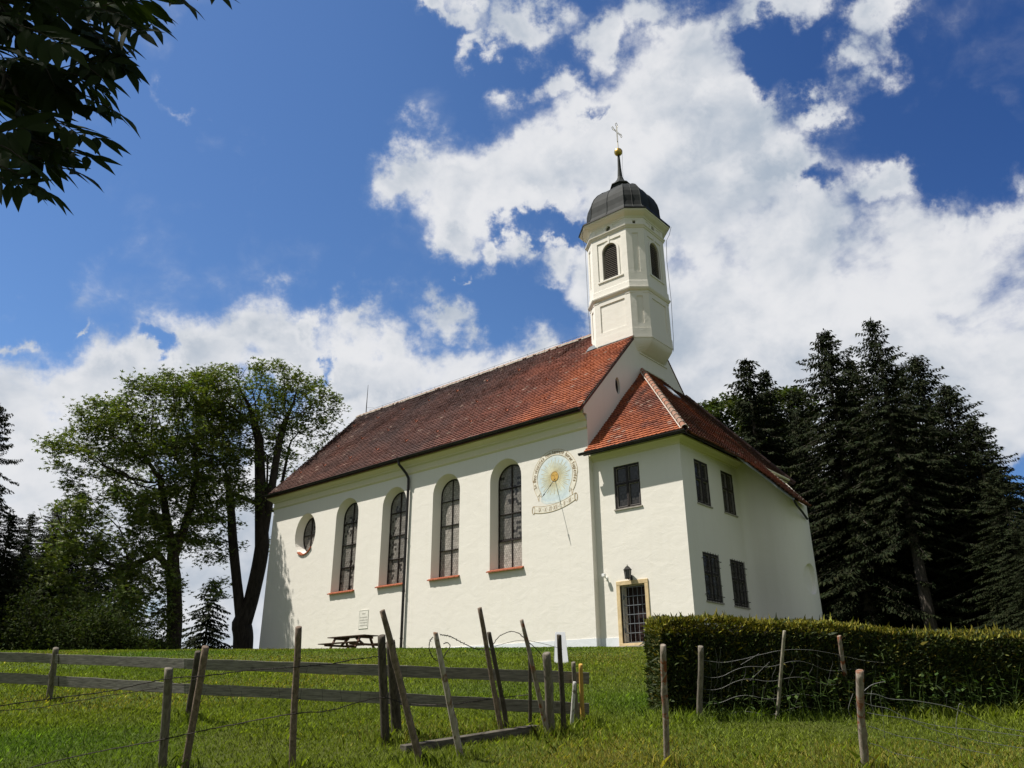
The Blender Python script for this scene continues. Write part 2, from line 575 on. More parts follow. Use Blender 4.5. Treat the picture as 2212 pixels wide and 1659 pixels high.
# ------------------------------------------------------------------ ground
def soil():
    t = NT("meadow_ground")
    v = t.co()
    a = t.noise(v, 0.35, 5, 0.6)
    b = t.noise(v, 9.0, 6, 0.7)
    col = t.ramp(b, [(0.30, (0.030, 0.045, 0.008)), (0.70, (0.080, 0.110, 0.016))])
    t.color(t.mix(t.ramp(a, [(0.50, (0, 0, 0)), (0.75, (0.7, 0.7, 0.7))]), col, (0.085, 0.080, 0.022)))
    t.rough(0.95, 0.1)
    t.bump(b, 0.7, 0.05)
    return t.m
M["soil"] = soil()

def make_ground():
    def axis(lo, hi, c, fine, n):
        s = np.linspace(-1, 1, n)
        s = np.sign(s) * np.abs(s) ** 2.6
        return np.where(s < 0, c + (c - lo) * s, c + (hi - c) * s)
    xs, ys = axis(-700, 700, 8.0, 0, 300), axis(-700, 900, -16.0, 0, 300)
    X, Y = np.meshgrid(xs, ys)
    Z = ground_z(X, Y)
    V = np.stack([X, Y, Z], -1).reshape(-1, 3)
    n = len(xs)
    i = (np.arange(len(ys) - 1)[:, None] * n + np.arange(n - 1)[None]).ravel()
    Q = np.stack([i, i + 1, i + n + 1, i + n], 1)
    o = np_mesh("ground", V, Q, M["soil"])
    o.data.shade_smooth()
    prop(o, "green mown meadow slope rising to the church", "ground", kind="structure")
make_ground()

# ------------------------------------------------------------------ church
church = thing("church", (0, 0, 0), "cream plastered church with red tiled roofs and a domed octagonal bell tower", "church")
Z1 = Vector((0, 0, 1))
def clamp(x, a=0.0, b=1.0): return max(a, min(b, x))

class Fr:
    """a wall frame: u along the wall, z up, depth into the wall"""
    def __init__(s, O, U, N):
        s.O, s.U, s.N = Vector(O), Vector(U).normalized(), Vector(N).normalized()
    def p(s, u, z, d=0.0):
        return s.O + s.U * u + Z1 * z - s.N * d
    def face(s, mb, outer, holes=(), d=0.0, c=None):
        loops = [[Vector((u, z, 0)) for u, z in lp] for lp in (outer, *holes)]
        pts = [q for lp in loops for q in lp]
        for tri in tessellate_polygon(loops):
            P = [s.p(pts[i].x, pts[i].y, d) for i in tri]
            if (P[1] - P[0]).cross(P[2] - P[0]).dot(s.N) < 0: P.reverse()
            mb.add(P, [(0, 1, 2)], c)
    def reveal(s, mb, l0, d0, l1, d1, c=None):
        mb.loft([[s.p(u, z, d0) for u, z in l0], [s.p(u, z, d1) for u, z in l1]], c=c)
    def box(s, mb, u0, u1, z0, z1, d0, d1, c=None):
        P = [s.p(u, z, d) for d in (d0, d1) for z in (z0, z1) for u in (u0, u1)]
        mb.add(P, [(0, 1, 3, 2), (4, 6, 7, 5), (0, 4, 5, 1), (2, 3, 7, 6), (0, 2, 6, 4), (1, 5, 7, 3)], c)

def rect(u0, u1, z0, z1):
    return [(u0, z0), (u1, z0), (u1, z1), (u0, z1)]

def arch(c, w, z0, zs, rise, n=18):
    pts = [(c - w, z0), (c + w, z0)]
    for k in range(n + 1):
        a = math.pi * k / n
        pts.append((c + w * math.cos(a), zs + rise * math.sin(a)))
    return pts

def ell(c, z, rx, rz, n=32):
    return [(c + rx * math.cos(2 * math.pi * k / n), z + rz * math.sin(2 * math.pi * k / n)) for k in range(n)]

L0, RIDGE_Y, NAVE_W = -22.74, 5.755, 11.51
EAVE_Y, EAVE_Z, RIDGE_Z = -0.50, 9.50, 16.10
ROOF_S = (RIDGE_Z - EAVE_Z) / (RIDGE_Y - EAVE_Y)
SPR, SILL = 7.37, 3.40
WIN = [(-15.70, 0.935), (-11.94, 0.89), (-8.25, 0.90), (-4.53, 0.92)]
D_REV = 0.46
FS = Fr((0, 0, 0), (1, 0, 0), (0, -1, 0))

def inside(pt, poly):
    x, y = pt
    r = False
    j = len(poly) - 1
    for i in range(len(poly)):
        xi, yi = poly[i]; xj, yj = poly[j]
        if (yi > y) != (yj > y) and x < (xj - xi) * (y - yi) / (yj - yi) + xi: r = not r
        j = i
    return r

def hex_glass(fr, loop, d, size, name, mat, parent, tone, dark=0.12, seed=1, jit=0.05):
    """panes of hexagonal leaded glass, each set at its own slight angle"""
    rr = random.Random(seed)
    us, zs = [p[0] for p in loop], [p[1] for p in loop]
    mb = MB()
    cu, cz = sum(us) / len(us), sum(zs) / len(zs)
    shr = [(cu + (u - cu) * 0.985, cz + (z - cz) * 0.99) for u, z in loop]
    dx, dz = size, size * 0.87
    row, z = 0, min(zs)
    k = size / math.sqrt(3) * 0.93
    while z < max(zs) + dz:
        u = min(us) + (dx / 2 if row % 2 else 0)
        while u < max(us) + dx:
            if inside((u, z), shr):
                g = tone * rr.uniform(0.78, 1.2)
                if noise.noise((u * 0.9 + seed * 7, z * 0.8, 0)) > 0.02 and rr.random() < dark * 2.4: g *= 0.22
                c = (g * 1.08, g, g * 0.90)
                tu, tz = rr.gauss(0, jit), rr.gauss(0, jit)
                P = []
                for q in range(6):
                    a = math.pi / 6 + q * math.pi / 3
                    du, dzz = k * math.cos(a), k * math.sin(a)
                    P.append(fr.p(u + du, z + dzz, d + du * tu + dzz * tz))
                mb.add(P, [tuple(range(6))], c)
            u += dx
        z += dz
        row += 1
    return mb.build(name, mat, parent)

# --- nave walls
wall = MB()
holes, inners = [], []
for c, w in WIN:
    h, i = arch(c, w, SILL, SPR, w), arch(c, w - 0.12, SILL + 0.07, SPR - 0.02, w - 0.16)
    holes.append(h); inners.append(i)
h, i = ell(-19.36, 6.86, 0.95, 1.16), ell(-19.40, 6.88, 0.74, 0.98)
holes.append(h); inners.append(i)
FS.face(wall, rect(L0, 0, -0.6, 9.45), holes)
for h, i in zip(holes, inners): FS.reveal(wall, h, 0, i, D_REV)
FW = Fr((L0, 0, 0), (0, 1, 0), (-1, 0, 0))
FW.face(wall, [(0, -0.6), (NAVE_W, -0.6), (NAVE_W, 9.45), (RIDGE_Y, RIDGE_Z - 0.15), (0, 9.45)])
FN = Fr((0, NAVE_W, 0), (1, 0, 0), (0, 1, 0))
FN.face(wall, rect(L0, 0, -0.6, 9.45))
FG = Fr((0, 0, 0), (0, 1, 0), (1, 0, 0))
gov = ell(2.54, 11.39, 0.19, 0.41, 20)
def roof_z(y): return EAVE_Z + (y - EAVE_Y) * ROOF_S
gable = [(0, -0.6), (NAVE_W, -0.6), (NAVE_W, 9.36), (NAVE_W + 0.22, 9.48), (NAVE_W + 0.22, roof_z(-0.22) - 0.05),
         (RIDGE_Y, RIDGE_Z - 0.05), (-0.22, roof_z(-0.22) - 0.05), (-0.22, 9.48), (0, 9.36)]
FG.face(wall, gable, [gov])
FG.reveal(wall, gov, 0, gov, 0.13)
# recessed ledges under the tower
FG.box(wall, 4.62, 7.22, 13.70, 13.80, -0.05, 0.02)
FG.box(wall, 4.80, 6.90, 12.96, 13.03, -0.03, 0.02)
FG.box(wall, -0.20, 0.0, 9.36, 9.9, -0.0005, 0.3)
nave_wall = wall.build("nave_wall", M["plaster"], church)
v = MB(); FG.face(v, ell(2.54, 11.39, 0.19, 0.41, 20), d=0.12)
gw = v.build("attic_opening", M["void"], church)

# plinth
pl = MB()
FS.box(pl, -14.5, 0.018, -0.5, 0.38, -0.022, 0.1)
pl.box(-0.1, 0.022, 0.12, 0.4, -0.5, 0.382)
FA = Fr((0, 0.29, 0), (1, 0, 0), (0, -1, 0))
FA.box(pl, 0.018, 0.85, -0.5, 0.384, -0.020, 0.1)
FA.box(pl, 2.24, 4.04, -0.5, 0.384, -0.020, 0.1)
pl.build("plinth", M["plinth"], church)

# cornice of the nave: stepped mouldings
cor = MB()
prof = [(0.0, 8.70), (-0.03, 8.72), (-0.075, 8.77), (-0.075, 8.81), (-0.02, 8.86), (-0.015, 9.06), (-0.06, 9.10), (-0.10, 9.12), (-0.10, 9.17),
        (-0.16, 9.22), (-0.26, 9.28), (-0.34, 9.33), (-0.34, 9.40), (-0.42, 9.44), (-0.42, 9.50), (0.0, 9.50)]
def sweep(mb, prof, path):
    """path: list of (point, mitre direction) - prof gives (out, z)"""
    mb.loft([[Vector((p[0] + m_[0] * -o, p[1] + m_[1] * -o, z)) for o, z in prof] for p, m_ in path], closed=False)
sweep(cor, prof, [((L0, NAVE_W), (-1, 1)), ((L0, 0), (-1, -1)), ((0.0, 0), (0, -1))])
cor.build("cornice", M["trim"], church)

# --- windows of the nave
for wi, ((c, w), inner) in enumerate(zip(WIN, inners)):
    fr_ = MB()
    wi_ = w - 0.12
    cu = c
    z0, zt = SILL + 0.07, SPR - 0.02 + w - 0.16
    small = arch(c, wi_ - 0.05, z0 + 0.05, SPR - 0.02, w - 0.21)
    FS.face(fr_, inner, [small], D_REV - 0.03)
    FS.reveal(fr_, small, D_REV - 0.03, small, D_REV + 0.03)
    bw = 0.019 if wi != 2 else 0.012
    FS.box(fr_, c - bw, c + bw, z0, zt - 0.03, D_REV - 0.045, D_REV + 0.02)
    for k, zb in enumerate((4.72, 5.88, 7.04)):
        hw = bw * (1.9 if (wi == 3 and k == 0) else 1)
        FS.box(fr_, c - wi_ + 0.02, c + wi_ - 0.02, zb - hw, zb + hw, D_REV - 0.055, D_REV + 0.02)
    win = fr_.build("nave_window", M["frame"], church)
    back = MB(); FS.face(back, inner, d=D_REV + 0.035)
    back.build("lead_came", M["lead"], win)
    if wi == 2:
        hex_glass(FS, inner, D_REV + 0.012, 0.12, "glass", M["mesh"], win, 0.30, 0.0, 33, 0.01)
    elif wi == 3:
        lo_ = arch(c, wi_, z0, 4.70, 0.001); up_ = arch(c, wi_, 4.74, SPR - 0.02, w - 0.16)
        hex_glass(FS, lo_, D_REV + 0.0, 0.115, "glass", M["mesh"], win, 0.36, 0.0, 44, 0.01)
        hex_glass(FS, up_, D_REV + 0.014, 0.135, "glass", M["glass"], win, 0.16, 0.16, 5)
    else:
        hex_glass(FS, inner, D_REV + 0.014, 0.135, "glass", M["glass"], win, 0.20, 0.12, 11 + wi)
    # clay sill of flat tiles
    sm = MB()
    n = 10
    for k in range(n):
        a0 = c - w - 0.10 + (2 * w + 0.2) * k / n
        a1 = a0 + (2 * w + 0.2) / n - 0.012
        j = random.uniform(-0.006, 0.006)
        P = [(a0, -0.13 + j, 3.335), (a1, -0.13 + j, 3.335), (a1, 0.0, 3.385), (a0, 0.0, 3.385),
             (a0, -0.13 + j, 3.385), (a1, -0.13 + j, 3.385), (a1, 0.0, 3.44), (a0, 0.0, 3.44)]
        sm.add(P, [(3, 2, 1, 0), (4, 5, 6, 7), (0, 1, 5, 4), (1, 2, 6, 5), (3, 0, 4, 7), (2, 3, 7, 6)])
    FS.box(sm, c - w + 0.01, c + w - 0.01, 3.39, 3.455, 0.0, D_REV - 0.04)
    sm.build("sill", M["brick"], win)

def ring(fr, l0, l1, d0, d1, mb):
    fr.face(mb, l0, [l1], d0)
    fr.reveal(mb, l1, d0, l1, d1)

ov = MB()
il = inners[4]
ring(FS, il, ell(-19.40, 6.88, 0.69, 0.93), D_REV - 0.03, D_REV + 0.02, ov)
FS.box(ov, -19.42, -19.38, 5.95, 7.82, D_REV - 0.04, D_REV + 0.02)
FS.box(ov, -20.08, -18.72, 6.84, 6.88, D_REV - 0.045, D_REV + 0.02)
ovw = ov.build("oval_window", M["frame"], church)
bk = MB(); FS.face(bk, il, d=D_REV + 0.035); bk.build("lead_came", M["lead"], ovw)
hex_glass(FS, il, D_REV + 0.014, 0.135, "glass", M["glass"], ovw, 0.20, 0.12, 71)
sm = MB()
for k in range(6):
    a = math.radians(238 + k * 13)
    for j in (0.0, 1.0):
        q = a + math.radians(6.2 * j)
    u0, z0 = -19.36 + 0.98 * math.cos(a), 6.86 + 1.19 * math.sin(a)
    u1, z1 = -19.36 + 0.98 * math.cos(a + 0.2), 6.86 + 1.19 * math.sin(a + 0.2)
    P = [(u0, -0.07, z0), (u1, -0.07, z1), (u1, 0.42, z1 + 0.10), (u0, 0.42, z0 + 0.10),
         (u0, -0.07, z0 + 0.06), (u1, -0.07, z1 + 0.06), (u1, 0.42, z1 + 0.16), (u0, 0.42, z0 + 0.16)]
    sm.add(P, [(3, 2, 1, 0), (4, 5, 6, 7), (0, 1, 5, 4), (1, 2, 6, 5), (3, 0, 4, 7), (2, 3, 7, 6)])
sm.build("sill", M["brick"], ovw)

# --- roofs of clay tiles

ORANGE, RED, BROWN, DARK = (0.36, 0.105, 0.042), (0.19, 0.060, 0.036), (0.110, 0.046, 0.034), (0.060, 0.033, 0.029)
def lerp(a, b, t): return tuple(x + (y - x) * t for x, y in zip(a, b))
def tile_col(f):
    f = clamp(f)
    if f > 0.66: return lerp(RED, ORANGE, (f - 0.66) / 0.34)
    if f > 0.33: return lerp(BROWN, RED, (f - 0.33) / 0.33)
    return lerp(DARK, BROWN, f / 0.33)

def tiled(name, P0, U, S, poly, cuts, age, parent, tw=0.185, ex=0.172, seed=1, lift=0.0, pale=0.05):
    """beaver-tail tiles laid in rows over the polygon poly (u along the eave, s up the slope)"""
    rr = random.Random(seed)
    P0, U, S = Vector(P0), Vector(U).normalized(), Vector(S).normalized()
    Nn = U.cross(S).normalized()
    if Nn.z < 0: Nn = -Nn
    mb = MB()
    def P(u, s, h): return P0 + U * u + S * s + Nn * (h + lift + 0.045 * noise.noise((u * 0.42 + seed, s * 0.55, seed * 0.7)))
    u0, u1 = min(p[0] for p in poly), max(p[0] for p in poly)
    s0, s1 = min(p[1] for p in poly), max(p[1] for p in poly)
    big = [(cx_, cs_) for cx_, cs_ in poly]
    row, s = 0, s0
    while s < s1:
        u = u0 - tw + (tw / 2 if row % 2 else 0)
        wob = rr.uniform(-0.006, 0.006)
        while u < u1 + tw:
            c0 = (u + tw / 2, s + ex * 0.5)
            if any(inside((c0[0] + du, c0[1] + ds), big) for du, ds in ((0, 0), (-tw, 0), (tw, 0), (0, ex), (0, -ex))):
                w = P(c0[0], c0[1], 0)
                f = age(w, c0[0], c0[1]) + rr.gauss(0, 0.038)
                c = tile_col(f)
                if rr.random() < pale: c = lerp(c, (0.34, 0.24, 0.19), rr.uniform(0.3, 0.75))
                hb, hu = 0.056 + rr.uniform(-0.008, 0.010), 0.006
                sh = wob + rr.uniform(-0.008, 0.008)
                a, b = u + 0.004 + rr.uniform(-0.003, 0.003), u + tw - 0.004
                mth = (a + b) / 2
                e = s + ex + 0.05
                pts = [P(a, s + 0.030 + sh, hb), P(a + 0.3 * tw, s + 0.006 + sh, hb), P(mth + 0.2 * tw, s + 0.006 + sh, hb), P(b, s + 0.030 + sh, hb), P(b, e, hu), P(a, e, hu),
                       P(a, s + 0.034 + sh, -0.004), P(a + 0.3 * tw, s + 0.010 + sh, -0.004), P(mth + 0.2 * tw, s + 0.010 + sh, -0.004), P(b, s + 0.034 + sh, -0.004)]
                mb.add(pts, [(0, 1, 2, 3, 4, 5), (6, 7, 1, 0), (7, 8, 2, 1), (8, 9, 3, 2)], c)
            u += tw
        s += ex
        row += 1
    o = mb.build(name, M["tile"], parent)
    bm = bmesh.new()
    bm.from_mesh(o.data)
    off = wloc(o)
    for (a, b) in cuts:                       # cut along a-b keeping the side of the polygon's middle
        A, B_ = P(a[0], a[1], 0) - off, P(b[0], b[1], 0) - off
        n_ = (B_ - A).cross(Nn).normalized()
        mid = P(sum(p[0] for p in poly) / len(poly), sum(p[1] for p in poly) / len(poly), 0) - off
        if (mid - A).dot(n_) > 0: n_ = -n_
        bmesh.ops.bisect_plane(bm, geom=bm.verts[:] + bm.edges[:] + bm.faces[:], plane_co=A, plane_no=n_, clear_outer=True)
    bm.to_mesh(o.data)
    bm.free()
    return o

def nz(x, y, s, off=0): return noise.fractal((x * s + off, y * s, off * 1.7), 1.0, 2.0, 4)

SL = math.hypot(RIDGE_Y - EAVE_Y, RIDGE_Z - EAVE_Z)
sd = Vector((0, RIDGE_Y - EAVE_Y, RIDGE_Z - EAVE_Z)).normalized()
X0 = L0 - 0.20
def age_nave(w, u, s):
    h = s / SL
    g = clamp((w.x + 11.5) / 9.5)
    f = 0.24 + 0.60 * g ** 1.4 + 0.22 * nz(w.x, s, 0.42, 3) + 0.07 * nz(w.x, s, 1.6, 8)
    f -= 0.30 * clamp((h - 0.72) / 0.2) * clamp((-2.6 - w.x) / 1.5)
    if w.x > -1.0: f -= 0.75 * clamp((-0.12 - w.x + nz(s, 0, 1.2) * 0.4) / -0.5 + 0.1) * (1 if h < 0.8 else 0)
    return f
poly = [(0, 0), (-X0 + 0.04, 0), (-X0 + 0.04, SL), (0, SL)]
nave_roof = tiled("nave_roof", (X0, EAVE_Y, EAVE_Z), (1, 0, 0), sd, poly, [((0, 0), (0, SL)), ((-X0 + 0.04, 0), (-X0 + 0.04, SL)), ((0, SL), (-X0, SL))], age_nave, church, 0.19, 0.205, 5, pale=0.022)
sl_ = MB()                                    # roof boarding below the tiles, both slopes
for sgn in (1, -1):
    def Y(y): return y if sgn == 1 else 2 * RIDGE_Y - y
    P = [(X0, Y(EAVE_Y + 0.02), EAVE_Z - 0.055), (0.02, Y(EAVE_Y + 0.02), EAVE_Z - 0.055), (0.02, RIDGE_Y, RIDGE_Z - 0.055), (X0, RIDGE_Y, RIDGE_Z - 0.055)]
    Q = [(x, y, z - 0.12) for x, y, z in P]
    sl_.add(P + Q, [(0, 1, 2, 3), (7, 6, 5, 4), (0, 4, 5, 1), (1, 5, 6, 2), (3, 2, 6, 7), (0, 3, 7, 4)], BROWN)
sl_.build("roof_boarding", M["tile"], nave_roof)
# ridge tiles bedded in mortar
rt, mo = MB(), MB()
x = X0
while x < -2.9:
    ln = 0.38
    for (r0, r1, mbx, xa, xb, zz) in ((0.105, 0.12, rt, x, x + ln, 0.02),):
        lp = []
        for xx, r in ((xa, r0), (xb, r1)):
            lp.append([(xx, RIDGE_Y + r * math.cos(a), RIDGE_Z + zz + r * math.sin(a)) for a in [math.pi * k / 8 for k in range(9)]])
        mbx.loft(lp, closed=False, c=lerp(lerp(RED, (0.42, 0.27, 0.2), 0.6), (0.5, 0.4, 0.33), random.random() * 0.6))
    for k in range(4):
        y = RIDGE_Y + (-1 if k % 2 else 1) * random.uniform(0.10, 0.15)
        mo.bar((x + random.random() * 0.3, y, RIDGE_Z - 0.03), (x + 0.25 + random.random() * 0.3, y, RIDGE_Z - 0.03), 0.07, 0.07)
    mo.tube([(x + ln - 0.04, RIDGE_Y - 0.10, RIDGE_Z + 0.03), (x + ln - 0.04, RIDGE_Y - 0.05, RIDGE_Z + 0.12), (x + ln - 0.04, RIDGE_Y + 0.05, RIDGE_Z + 0.12)], 0.025, 5)
    x += ln
rt.build("ridge_tile", M["ridge"], nave_roof)
mo.build("ridge_mortar", M["mortar"], nave_roof)
cb = MB()                                     # lightning conductor along the ridge
xs_ = [X0 + 1.3 + k * 1.25 for k in range(15)]
cb.tube([(x, RIDGE_Y, RIDGE_Z + 0.24) for x in xs_], 0.008, 5)
for x in xs_: cb.tube([(x, RIDGE_Y, RIDGE_Z + 0.1), (x, RIDGE_Y, RIDGE_Z + 0.26)], 0.012, 5)
cb.build("lightning_cable", M["cable"], nave_roof)
rod = MB()
rod.tube([(-22.04, RIDGE_Y, RIDGE_Z - 0.05), (-22.04, RIDGE_Y, RIDGE_Z + 0.7), (-22.02, RIDGE_Y, RIDGE_Z + 2.15)], [0.035, 0.03, 0.012], 6)
rod.tube([(-22.04, RIDGE_Y, RIDGE_Z + 0.5), (-21.2, RIDGE_Y, RIDGE_Z + 0.28)], 0.008, 5)
rod.build("lightning_rod", M["cable"], church)
# snow hooks
hk = MB()
hk.bar((0, 0, 0), sd * 0.22, 0.05, 0.02)
hk.bar(sd * 0.02, sd * 0.02 + Vector((0, -0.09, 0.13)), 0.04, 0.025)
hook0 = None
for row, (s, k0, n) in enumerate(((1.9, 0, 10), (4.4, 0, 9), (7.3, 0, 9))):
    for k in range(n):
        x = -21.6 + k * 2.35 + (1.15 if row % 2 else 0)
        if x > -0.8 or (x > -3 and s > 7): continue
        p = Vector((x, EAVE_Y, EAVE_Z)) + sd * s + Vector((0, -0.03, 0.03))
        if hook0 is None:
            hook0 = hk.build("snow_hook", simple("orange_hook", (0.36, 0.09, 0.035), 0.7), nave_roof)
            o = hook0
        else:
            o = hook0.copy(); COL.objects.link(o); o.parent = nave_roof
        o.location = p
# gutters and downspout
gt = MB()
def half(pts_, r, mb, n=8, tilt=0):
    loops = []
    for p, out in pts_:
        p, out = Vector(p), Vector(out).normalized()
        k = Vector(out) / max(0.3, 1)
        loops.append([p + out * r * math.cos(a) * (1 if True else 0) + Z1 * r * math.sin(a) for a in [math.pi + math.pi * j / n for j in range(n + 1)]])
    mb.loft(loops, closed=False)
    mb.loft([[q + Z1 * 0.012 for q in lp] for lp in loops], closed=False)
half([((X0 - 0.08, EAVE_Y - 0.06, EAVE_Z + 0.0), (0, 1, 0)), ((0.0, EAVE_Y - 0.06, EAVE_Z + 0.0), (0, 1, 0))], 0.095, gt)
gt.box(X0 - 0.02, 0.0, EAVE_Y + 0.0, EAVE_Y + 0.08, EAVE_Z - 0.12, EAVE_Z + 0.01)
gt.build("gutter", M["gutter"], church)
ds = MB()
ds.tube([(-11.15, EAVE_Y - 0.06, 9.44), (-11.12, EAVE_Y - 0.05, 9.18), (-11.02, -0.42, 9.0), (-10.90, -0.22, 8.72), (-10.83, -0.13, 8.5), (-10.83, -0.12, 8.3), (-10.83, -0.12, -0.3)], 0.066, 10)
ds.tube([(-11.15, EAVE_Y - 0.06, 9.34), (-11.15, EAVE_Y - 0.06, 9.52)], [0.08, 0.13], 10)
for z in (7.9, 5.5, 3.0, 0.9): ds.tube([(-10.83, -0.12, z - 0.02), (-10.83, -0.12, z + 0.02)], 0.082, 10)
ds.build("downspout", M["gutter"], church, smooth=False)

# --- annex and choir bay at the east end
AX = 4.02
an = MB()
w_up = rect(0.98, 2.18, 5.18, 6.92)
door_h = rect(1.00, 2.09, 0.12, 2.25)
FA.face(an, rect(0.0, AX, -0.6, 7.55), [w_up, door_h])
FA.reveal(an, w_up, 0, w_up, 0.16)
FA.reveal(an, door_h, 0, door_h, 0.42)
FE = Fr((AX, 0.29, 0), (0, 1, 0), (1, 0, 0))
ew = [rect(1.03, 2.14, 5.18, 6.92), rect(3.26, 4.33, 5.18, 6.92), rect(1.02, 2.28, 1.56, 3.33), rect(3.25, 4.49, 1.55, 3.32)]
FE.face(an, rect(0, 4.71, -0.6, 7.55), ew)
for r_ in ew: FE.reveal(an, r_, 0, r_, 0.12)
# curved bay wall: runs out from the annex, bends round to the north
LEAN = 1.135
def lean_z(x): return 12.8 - LEAN * x
ctrl = [(AX, 5.0), (4.10, 5.16), (4.32, 5.26), (4.75, 5.30), (5.2, 5.33), (5.6, 5.44), (5.92, 5.66), (6.12, 6.0), (6.18, 6.42), (6.10, 6.9), (5.8, 7.5), (5.2, 8.1), (4.4, 8.5)]
def spline(pts, k=5):
    out = []
    P = [Vector((*p, 0)) if len(p) == 2 else Vector(p) for p in pts]
    for i in range(len(P) - 1):
        p0, p1, p2, p3 = P[max(i - 1, 0)], P[i], P[i + 1], P[min(i + 2, len(P) - 1)]
        for j in range(k):
            t = j / k
            out.append(0.5 * ((2 * p1) + (p2 - p0) * t + (2 * p0 - 5 * p1 + 4 * p2 - p3) * t * t + (3 * p1 - p0 - 3 * p2 + p3) * t ** 3))
    out.append(P[-1])
    return out
cur = spline(ctrl, 14)
arc_ = [0.0]
for a, b in zip(cur, cur[1:]): arc_.append(arc_[-1] + (b - a).length)
k0 = min(range(len(cur)), key=lambda i: abs(cur[i].x - 6.16) + abs(cur[i].y - 6.15))
NICHE = (arc_[k0], 2.62, 0.40, 0.56)
loops = []
for i_, p in enumerate(cur):
    top = min(7.55, lean_z(p.x) - 0.16)
    t_ = (cur[min(i_ + 1, len(cur) - 1)] - cur[max(i_ - 1, 0)]).normalized()
    n_ = Vector((t_.y, -t_.x, 0))
    col_ = []
    for z in [-0.6, 0.6, 1.6] + [1.9 + 0.04 * q for q in range(38)] + [3.6, 5.0, top]:
        e_ = math.sqrt(((arc_[i_] - NICHE[0]) / NICHE[2]) ** 2 + ((z - NICHE[1]) / NICHE[3]) ** 2)
        col_.append(tuple(Vector((p.x, p.y, z)) - n_ * 0.15 * clamp((1.04 - e_) / 0.08)))
    loops.append(col_)
an.loft(loops, closed=False)
# choir behind
ch = [(4.4, 6.3), (4.4, 9.2), (3.2, 10.9), (0.0, 11.3)]
for a, b in zip(ch, ch[1:]):
    an.add([(*a, -0.6), (*b, -0.6), (*b, 7.5), (*a, 7.5)], [(0, 1, 2, 3)])
bm_an = an.build("annex_wall", M["plaster"], church)
# annex cornice
ac = MB()
aprof = [(0.0, 7.28), (-0.03, 7.29), (-0.03, 7.33), (-0.06, 7.36), (-0.12, 7.42), (-0.22, 7.48), (-0.27, 7.50), (-0.27, 7.56), (0.0, 7.56)]
sweep(ac, aprof, [((0.0, 0.29), (0, -1)), ((AX, 0.29), (1, -1)), ((AX, 5.0), (1, 0)), ((AX + 0.02, 5.2), (1, 0))])
sweep(ac, aprof, [((4.4, 6.5), (1, 0)), ((4.4, 9.2), (1, 0.3)), ((3.2, 10.9), (0.7, 0.8))])
ac.build("annex_cornice", M["trim"], church)

# annex roofs
AP = Vector((0, 4.76, 12.8))
SEc = Vector((4.60, -0.30, 12.8 - LEAN * 4.60))
ez = SEc.z
# south hip face
sS = (Vector((4.6, 4.76, 12.8)) - SEc)
lenS = sS.length
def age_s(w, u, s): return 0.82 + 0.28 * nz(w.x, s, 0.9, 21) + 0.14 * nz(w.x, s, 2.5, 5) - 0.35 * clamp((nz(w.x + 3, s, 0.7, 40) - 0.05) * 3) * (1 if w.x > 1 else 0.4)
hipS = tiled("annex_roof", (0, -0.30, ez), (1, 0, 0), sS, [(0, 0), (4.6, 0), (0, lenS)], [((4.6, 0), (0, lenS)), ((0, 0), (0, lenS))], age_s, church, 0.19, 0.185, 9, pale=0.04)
# east lean-to face, coming down lower over the bay
EX = 4.72
Pe = Vector((EX, 0, lean_z(EX)))
Se = Vector((-1, 0, LEAN)).normalized()
K = math.hypot(1, LEAN)
def us(x, y): return (y, (EX - x) * K)
polyE = [us(*p) for p in [(0, 4.76), (4.60, -0.30), (4.72, -0.42), (4.80, 3.65), (5.0, 3.86), (5.35, 4.35), (5.95, 4.62), (6.30, 4.95), (6.46, 6.30), (2.4, 6.58), (0, 6.75)]]
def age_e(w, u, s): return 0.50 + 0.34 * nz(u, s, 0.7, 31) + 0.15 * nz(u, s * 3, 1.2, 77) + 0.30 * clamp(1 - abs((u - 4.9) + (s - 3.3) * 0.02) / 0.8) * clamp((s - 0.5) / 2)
polyE_ = [(u, s) for u, s in polyE]
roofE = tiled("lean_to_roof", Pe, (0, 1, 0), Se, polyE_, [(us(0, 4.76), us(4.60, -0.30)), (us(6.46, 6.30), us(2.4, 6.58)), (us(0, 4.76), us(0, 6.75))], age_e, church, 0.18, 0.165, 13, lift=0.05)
polyN = [us(*p) for p in [(0, 6.3), (4.62, 6.2), (4.62, 9.9), (0, 8.95)]]
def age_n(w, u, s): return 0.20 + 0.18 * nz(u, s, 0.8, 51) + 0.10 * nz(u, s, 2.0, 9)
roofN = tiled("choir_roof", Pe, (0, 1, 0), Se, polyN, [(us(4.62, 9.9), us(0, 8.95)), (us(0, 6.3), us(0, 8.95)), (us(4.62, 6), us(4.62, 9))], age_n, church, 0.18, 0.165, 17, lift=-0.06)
bd = MB()
def slab(mb, pts, t, c):
    n = len(pts)
    q = [(p[0], p[1], p[2] - t) for p in pts]
    mb.add(list(pts) + q, [tuple(range(n)), tuple(reversed(range(n, 2 * n)))] + [(i, i + n, (i + 1) % n + n, (i + 1) % n) for i in range(n)], c)
slab(bd, [(0, -0.28, ez - 0.015), (4.58, -0.28, ez - 0.015), (0, 4.74, 12.77)], 0.07, DARK)
slab(bd, [(x, y, lean_z(x) + 0.02) for x, y in [(0.0, 4.78), (4.58, -0.28), (4.70, -0.38), (4.77, 3.66)]], 0.07, DARK)
slab(bd, [(x, y, lean_z(x) + 0.021) for x, y in [(0.0, 4.79), (4.77, 3.67), (5.0, 3.88), (5.33, 4.38), (5.93, 4.64), (6.28, 4.97), (6.43, 6.28), (2.4, 6.56), (0, 6.73)]], 0.075, DARK)
slab(bd, [(x, y, lean_z(x) - 0.10) for x, y in [(0.0, 6.3), (4.60, 6.2), (4.60, 9.88), (0, 8.93)]], 0.07, DARK)
